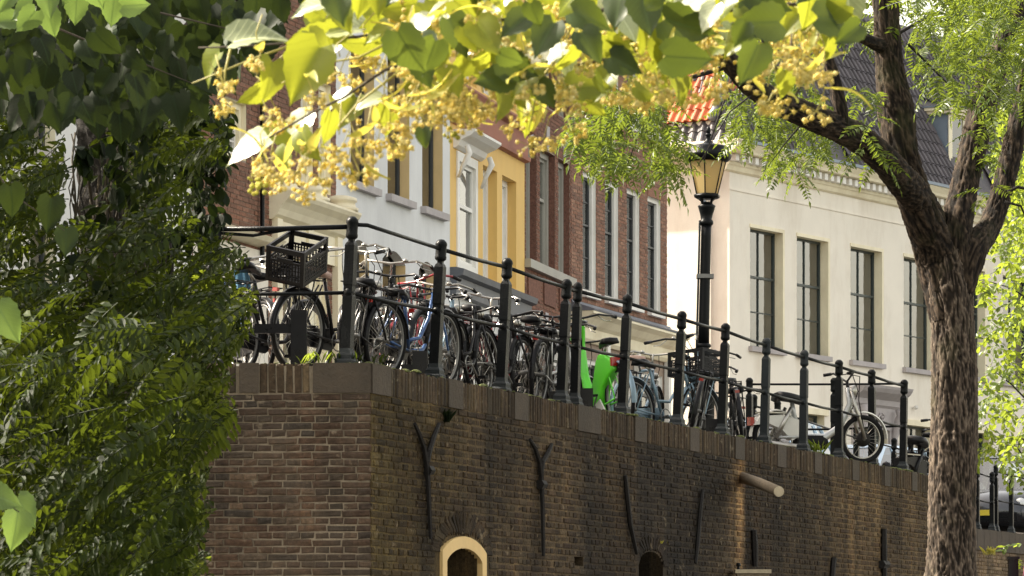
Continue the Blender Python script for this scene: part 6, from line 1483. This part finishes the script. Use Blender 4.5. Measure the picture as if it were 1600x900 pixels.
def img_orient(ang, yawk, rollk):
    # leaf x axis along image angle (0 right, 90 down), tipped towards / away from the viewer, then rolled about its own rib
    a = rad(ang); x = Vector((math.cos(a), yawk, -math.sin(a))).normalized(); nrm = Vector((0, -1, 0)); y = nrm.cross(x).normalized(); z = x.cross(y)
    return Matrix((x, y, z)).transposed() @ Matrix.Rotation(rollk, 3, 'X')
lb = thing('linden_branch', 'close hanging linden branch with sunlit yellow green leaves and yellow blossom across the top', 'branch', P(900, -60, 930))
def sz(me_l, px, s): return px/s/.10
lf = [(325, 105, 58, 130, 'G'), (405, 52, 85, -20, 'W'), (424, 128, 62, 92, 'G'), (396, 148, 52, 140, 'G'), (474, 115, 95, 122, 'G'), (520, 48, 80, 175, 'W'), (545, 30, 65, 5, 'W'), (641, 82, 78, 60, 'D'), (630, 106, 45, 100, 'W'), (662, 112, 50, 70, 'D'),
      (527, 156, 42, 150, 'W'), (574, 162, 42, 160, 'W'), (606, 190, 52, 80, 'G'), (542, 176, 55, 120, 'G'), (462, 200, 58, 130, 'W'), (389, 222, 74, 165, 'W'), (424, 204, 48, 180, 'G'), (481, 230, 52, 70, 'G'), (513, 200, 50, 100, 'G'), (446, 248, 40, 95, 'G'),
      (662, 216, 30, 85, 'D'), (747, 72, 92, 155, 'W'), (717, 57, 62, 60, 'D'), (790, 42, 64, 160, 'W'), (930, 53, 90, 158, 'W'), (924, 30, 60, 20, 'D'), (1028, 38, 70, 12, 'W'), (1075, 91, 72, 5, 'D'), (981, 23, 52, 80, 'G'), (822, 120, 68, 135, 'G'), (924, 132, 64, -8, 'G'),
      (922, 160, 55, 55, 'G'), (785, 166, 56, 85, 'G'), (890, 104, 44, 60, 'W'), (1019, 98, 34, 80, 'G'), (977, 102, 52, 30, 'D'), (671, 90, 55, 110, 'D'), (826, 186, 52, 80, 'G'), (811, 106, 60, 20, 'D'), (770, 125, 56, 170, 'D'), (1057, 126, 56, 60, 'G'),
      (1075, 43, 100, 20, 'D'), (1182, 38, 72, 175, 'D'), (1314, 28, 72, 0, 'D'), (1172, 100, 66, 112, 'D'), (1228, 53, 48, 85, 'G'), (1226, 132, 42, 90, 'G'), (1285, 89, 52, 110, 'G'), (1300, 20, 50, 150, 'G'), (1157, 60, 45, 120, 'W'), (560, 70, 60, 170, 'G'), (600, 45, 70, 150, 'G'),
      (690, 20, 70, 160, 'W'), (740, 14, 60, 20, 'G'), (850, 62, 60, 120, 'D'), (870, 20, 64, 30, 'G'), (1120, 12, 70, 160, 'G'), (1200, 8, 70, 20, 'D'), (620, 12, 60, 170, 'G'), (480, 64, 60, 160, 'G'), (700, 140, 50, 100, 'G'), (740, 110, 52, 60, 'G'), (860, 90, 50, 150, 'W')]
for i in range(150):
    x = R.uniform(480, 1330); ymax = 100 if x > 600 else 70
    y = R.uniform(-30, ymax*(1 if x < 1150 else .55)); lf.append((x, y, R.uniform(38, 66), R.uniform(20, 170), R.choice('GGGGGGGDWW')))
for i in range(40):
    x = R.uniform(640, 1120); lf.append((x, R.uniform(60, 150), R.uniform(36, 56), R.uniform(40, 150), R.choice('GGDG')))
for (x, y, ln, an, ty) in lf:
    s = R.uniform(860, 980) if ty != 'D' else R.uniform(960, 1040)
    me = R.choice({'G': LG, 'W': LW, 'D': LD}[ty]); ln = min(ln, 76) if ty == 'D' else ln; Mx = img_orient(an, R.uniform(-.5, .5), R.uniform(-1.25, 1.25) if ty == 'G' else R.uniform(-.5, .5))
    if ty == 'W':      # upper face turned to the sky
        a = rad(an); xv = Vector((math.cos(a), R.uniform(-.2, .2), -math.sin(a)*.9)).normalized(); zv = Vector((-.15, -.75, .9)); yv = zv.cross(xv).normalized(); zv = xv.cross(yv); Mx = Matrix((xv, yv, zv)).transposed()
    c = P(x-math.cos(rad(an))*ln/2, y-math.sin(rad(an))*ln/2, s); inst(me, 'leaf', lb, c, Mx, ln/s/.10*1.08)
# blossom
def ball(q, c, r_, m=0, rv=None, n=6, k=4):
    q.lathe([(r_*math.sin(math.pi*i/k), -r_*math.cos(math.pi*i/k)) for i in range(k+1)], c, n, m, r=rv)
def cluster(seed, mat, n=12, sp=.020, br=.0035, petals=True):
    rr = random.Random(seed); q = MB(); hub = Vector((0, 0, 0)); tips = []
    q.tube([(0, 0, .035), (.002, 0, .015), hub], .0008, 4, 1, .3)
    for i in range(n):
        d = Vector((rr.gauss(0, 1), rr.gauss(0, 1), rr.gauss(-.6, .8))).normalized()*sp*rr.uniform(.5, 1.15); tips.append(d); q.tube([hub, d*.6+Vector((0, 0, .003)), d], .0006, 3, 1, .3)
        b = br*rr.uniform(.75, 1.15); ball(q, d, b, 0, rr.random(), 7, 5)
        if petals:
            for k in range(13):
                u_ = Vector((rr.gauss(0, 1), rr.gauss(0, 1), rr.gauss(0, 1))).normalized(); s_ = u_.orthogonal().normalized()*b*.30; c_ = d+u_*b*.7
                q.add([c_-s_, c_+u_*b*rr.uniform(.8, 1.5), c_+s_], [(0, 1, 2)], 0, rr.random())
    me = q.mesh('flower_cluster', [M[mat], M['twig_green']], smooth=False); return me
CL = [cluster(k, 'blossom', R.randint(13, 19)) for k in range(7)]; CB = [cluster(20+k, 'bud', 9, .016, .0036, False) for k in range(2)]
bm_ = []
for k in range(4):
    q = MB(); n = 8; vs = []
    for i in range(n+1):
        t = i/n; w_ = .0075*math.sin(math.pi*min(.98, t*.9+.06)); zc_ = -.012*math.sin(t*3+k)
        vs += [(.07*t, -w_, zc_+.002), (.07*t, 0, zc_), (.07*t, w_, zc_+.002)]
    q.add(vs, [(3*i+j, 3*i+j+1, 3*i+4+j, 3*i+3+j) for i in range(n) for j in range(2)], 0, .0); bm_.append(q.mesh('bract', M['bract'], smooth=True))
fl = [(403, 96), (350, 130), (348, 165), (570, 85), (531, 114), (549, 131), (424, 183), (492, 155), (423, 268), (463, 270), (510, 249), (478, 300), (556, 213), (591, 220), (563, 272), (542, 260), (609, 192), (648, 167), (677, 142), (638, 199), (684, 170), (698, 38), (769, 91), (819, 49), (690, 186), (724, 177), (735, 151),
      (871, 155), (902, 162), (834, 174), (849, 217), (894, 206), (826, 228), (800, 196), (932, 113), (951, 147), (981, 159), (1030, 143), (1011, 68), (1094, 38), (822, 83), (732, 192), (868, 11), (1232, 14), (1239, 96), (1211, 78), (1285, 114), (1275, 174), (1218, 167), (1200, 160), (1260, 53), (1111, 28), (1043, 150), (1253, 101),
      (470, 250), (445, 190), (575, 240), (600, 150), (655, 130), (715, 130), (755, 170), (790, 130), (850, 130), (915, 80), (960, 60), (1000, 120), (1060, 70), (760, 30), (640, 40), (590, 100), (1180, 20), (1245, 75), (1265, 110), (530, 235), (620, 225), (700, 100), (780, 70), (880, 60), (500, 280), (440, 285), (410, 255), (660, 185), (710, 160), (885, 140), (1005, 160)]
gb_ = [(407, 292), (395, 275), (700, 205)]
def flower(x, y, meshes, s=None, k=1.0):
    s = s or R.uniform(880, 980); Mx = orient(R.uniform(0, 6.3), R.uniform(-.5, .5), R.uniform(-.5, .5)); k = k*R.uniform(.95, 1.3)*(930/s)
    fc = inst(R.choice(meshes), 'flower_cluster', lb, P(x, y, s), Mx, k); ORG[fc.name] = Vector((0, 0, 0))
    if R.random() < .6:
        br_ = bpy.data.objects.new('bract', R.choice(bm_)); COL.objects.link(br_); br_.parent = fc; br_.matrix_local = Matrix.Translation((0, 0, .034)) @ orient(R.uniform(0, 6.3), R.uniform(-.9, .9), 0).to_4x4()
for x, y in fl: flower(x, y, CL)
for i in range(60):
    x = R.uniform(600, 1120); flower(x, R.uniform(20, 175), CL)
for i in range(14): flower(R.uniform(1150, 1300), R.uniform(0, 120), CL)
for x, y in gb_: flower(x, y, CB)
# twigs of the linden
tw = [[(1400, -60), (1250, 5), (1100, 20), (950, 25), (800, 30), (650, 40), (560, 58), (470, 66), (380, 72), (310, 75)], [(1100, -40), (900, 30), (760, 60), (680, 80), (600, 110), (540, 150), (480, 180), (420, 215)], [(470, 66), (400, 90), (350, 110), (300, 130)],
      [(1180, -30), (1060, 60), (960, 90), (860, 110), (800, 150)], [(1280, -40), (1240, 40), (1235, 90), (1260, 120), (1225, 180)], [(900, 25), (870, 90), (840, 130), (830, 190)], [(640, 100), (560, 160), (510, 220), (470, 265)], [(470, 66), (440, 90), (400, 130)], [(620, 60), (560, 90), (500, 100), (440, 130)], [(360, 76), (352, 110), (350, 150)]]
for pts_ in tw:
    q = MB(); s = R.uniform(900, 960); n = len(pts_); big = pts_[0][0] > 1000; q.tube([P(x, y, s)+Vector((0, R.uniform(-.004, .004), 0)) for x, y in pts_], [(.0042 if big else .0024)*(1-.7*i/n) for i in range(n)], 6); q.build('twig', M['twig_green'] if not big else M['twig_brown'], lb, True)
for x, y in fl:
    if R.random() < .75:
        q = MB(); s = 930; q.tube([P(x, y-25, s), P(x+R.uniform(-6, 6), y-45, s), P(x+R.uniform(-25, 25), y-R.uniform(60, 80), s)], .0011, 4); q.build('flower_stalk', M['twig_green'], lb, True)
# the same tree's crown above the frame, shading the branch a little
ob = [(R.uniform(900, 2300), R.uniform(-900, -250), R.uniform(620, 1000)) for _ in range(90)]
q = MB()
for x, y, s in ob:
    vs, fs, uv = linden(.10, R.randint(0, 99)); Mx = orient(R.uniform(0, 6.3), R.uniform(0, 1.2), R.uniform(-.6, .6)); c = P(x, y, s); q.add([c+Mx @ Vector(v) for v in vs], fs)
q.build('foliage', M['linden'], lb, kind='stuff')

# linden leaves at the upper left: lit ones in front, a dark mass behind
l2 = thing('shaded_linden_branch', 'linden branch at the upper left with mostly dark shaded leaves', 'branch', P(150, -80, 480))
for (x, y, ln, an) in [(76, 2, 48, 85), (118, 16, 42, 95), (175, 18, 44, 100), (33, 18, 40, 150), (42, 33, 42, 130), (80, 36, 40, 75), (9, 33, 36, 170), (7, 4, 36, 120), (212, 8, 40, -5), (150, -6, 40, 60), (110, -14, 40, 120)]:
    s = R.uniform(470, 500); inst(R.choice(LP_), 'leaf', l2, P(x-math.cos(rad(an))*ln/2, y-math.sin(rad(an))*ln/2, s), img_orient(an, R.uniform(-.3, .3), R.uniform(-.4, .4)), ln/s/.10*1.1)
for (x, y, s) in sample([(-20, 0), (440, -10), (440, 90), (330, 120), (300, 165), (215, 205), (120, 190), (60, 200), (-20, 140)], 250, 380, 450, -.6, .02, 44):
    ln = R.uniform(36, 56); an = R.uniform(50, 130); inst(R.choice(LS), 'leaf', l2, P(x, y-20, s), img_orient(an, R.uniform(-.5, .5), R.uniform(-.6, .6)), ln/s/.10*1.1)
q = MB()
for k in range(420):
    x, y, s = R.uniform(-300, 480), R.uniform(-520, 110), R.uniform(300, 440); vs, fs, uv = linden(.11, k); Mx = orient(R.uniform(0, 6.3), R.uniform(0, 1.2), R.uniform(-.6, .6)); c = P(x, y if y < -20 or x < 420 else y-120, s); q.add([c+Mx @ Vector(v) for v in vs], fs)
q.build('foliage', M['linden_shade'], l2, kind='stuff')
twigs(l2, [([P(-60, -60, 440), P(80, 40, 440), P(200, 90, 440), P(300, 130, 440)], .006, .002), ([P(60, -40, 470), P(90, 10, 470), P(95, 30, 470)], .003, .0015), ([P(60, -60, 440), P(250, 20, 440), P(420, 60, 440)], .006, .002)], 'twig_brown', 'twig')
l3 = thing('foreground_leaves', 'large greyish green linden leaves hanging close at the left edge', 'branch', P(-10, 480, 520))
for (x, y, ln, an) in [(12, 505, 60, 60), (25, 830, 54, 95), (40, 800, 50, 60), (8, 780, 50, 20), (78, 335, 50, 95), (104, 378, 42, 90), (20, 315, 48, 80)]:
    s = R.uniform(500, 560); inst(R.choice(LS if y < 480 else LP_), 'leaf', l3, P(x-math.cos(rad(an))*ln/2, y-math.sin(rad(an))*ln/2, s), img_orient(an, R.uniform(-.3, .3), R.uniform(-.4, .4)), ln/s/.10*1.1)
twigs(l3, [([P(-80, 200, 530), P(-10, 260, 530), P(15, 300, 530), P(100, 360, 530)], .004, .0015), ([P(-80, 450, 530), P(-5, 480, 530)], .003, .002), ([P(-80, 740, 530), P(0, 780, 530), P(30, 800, 530)], .003, .0015)], 'twig_brown', 'twig')
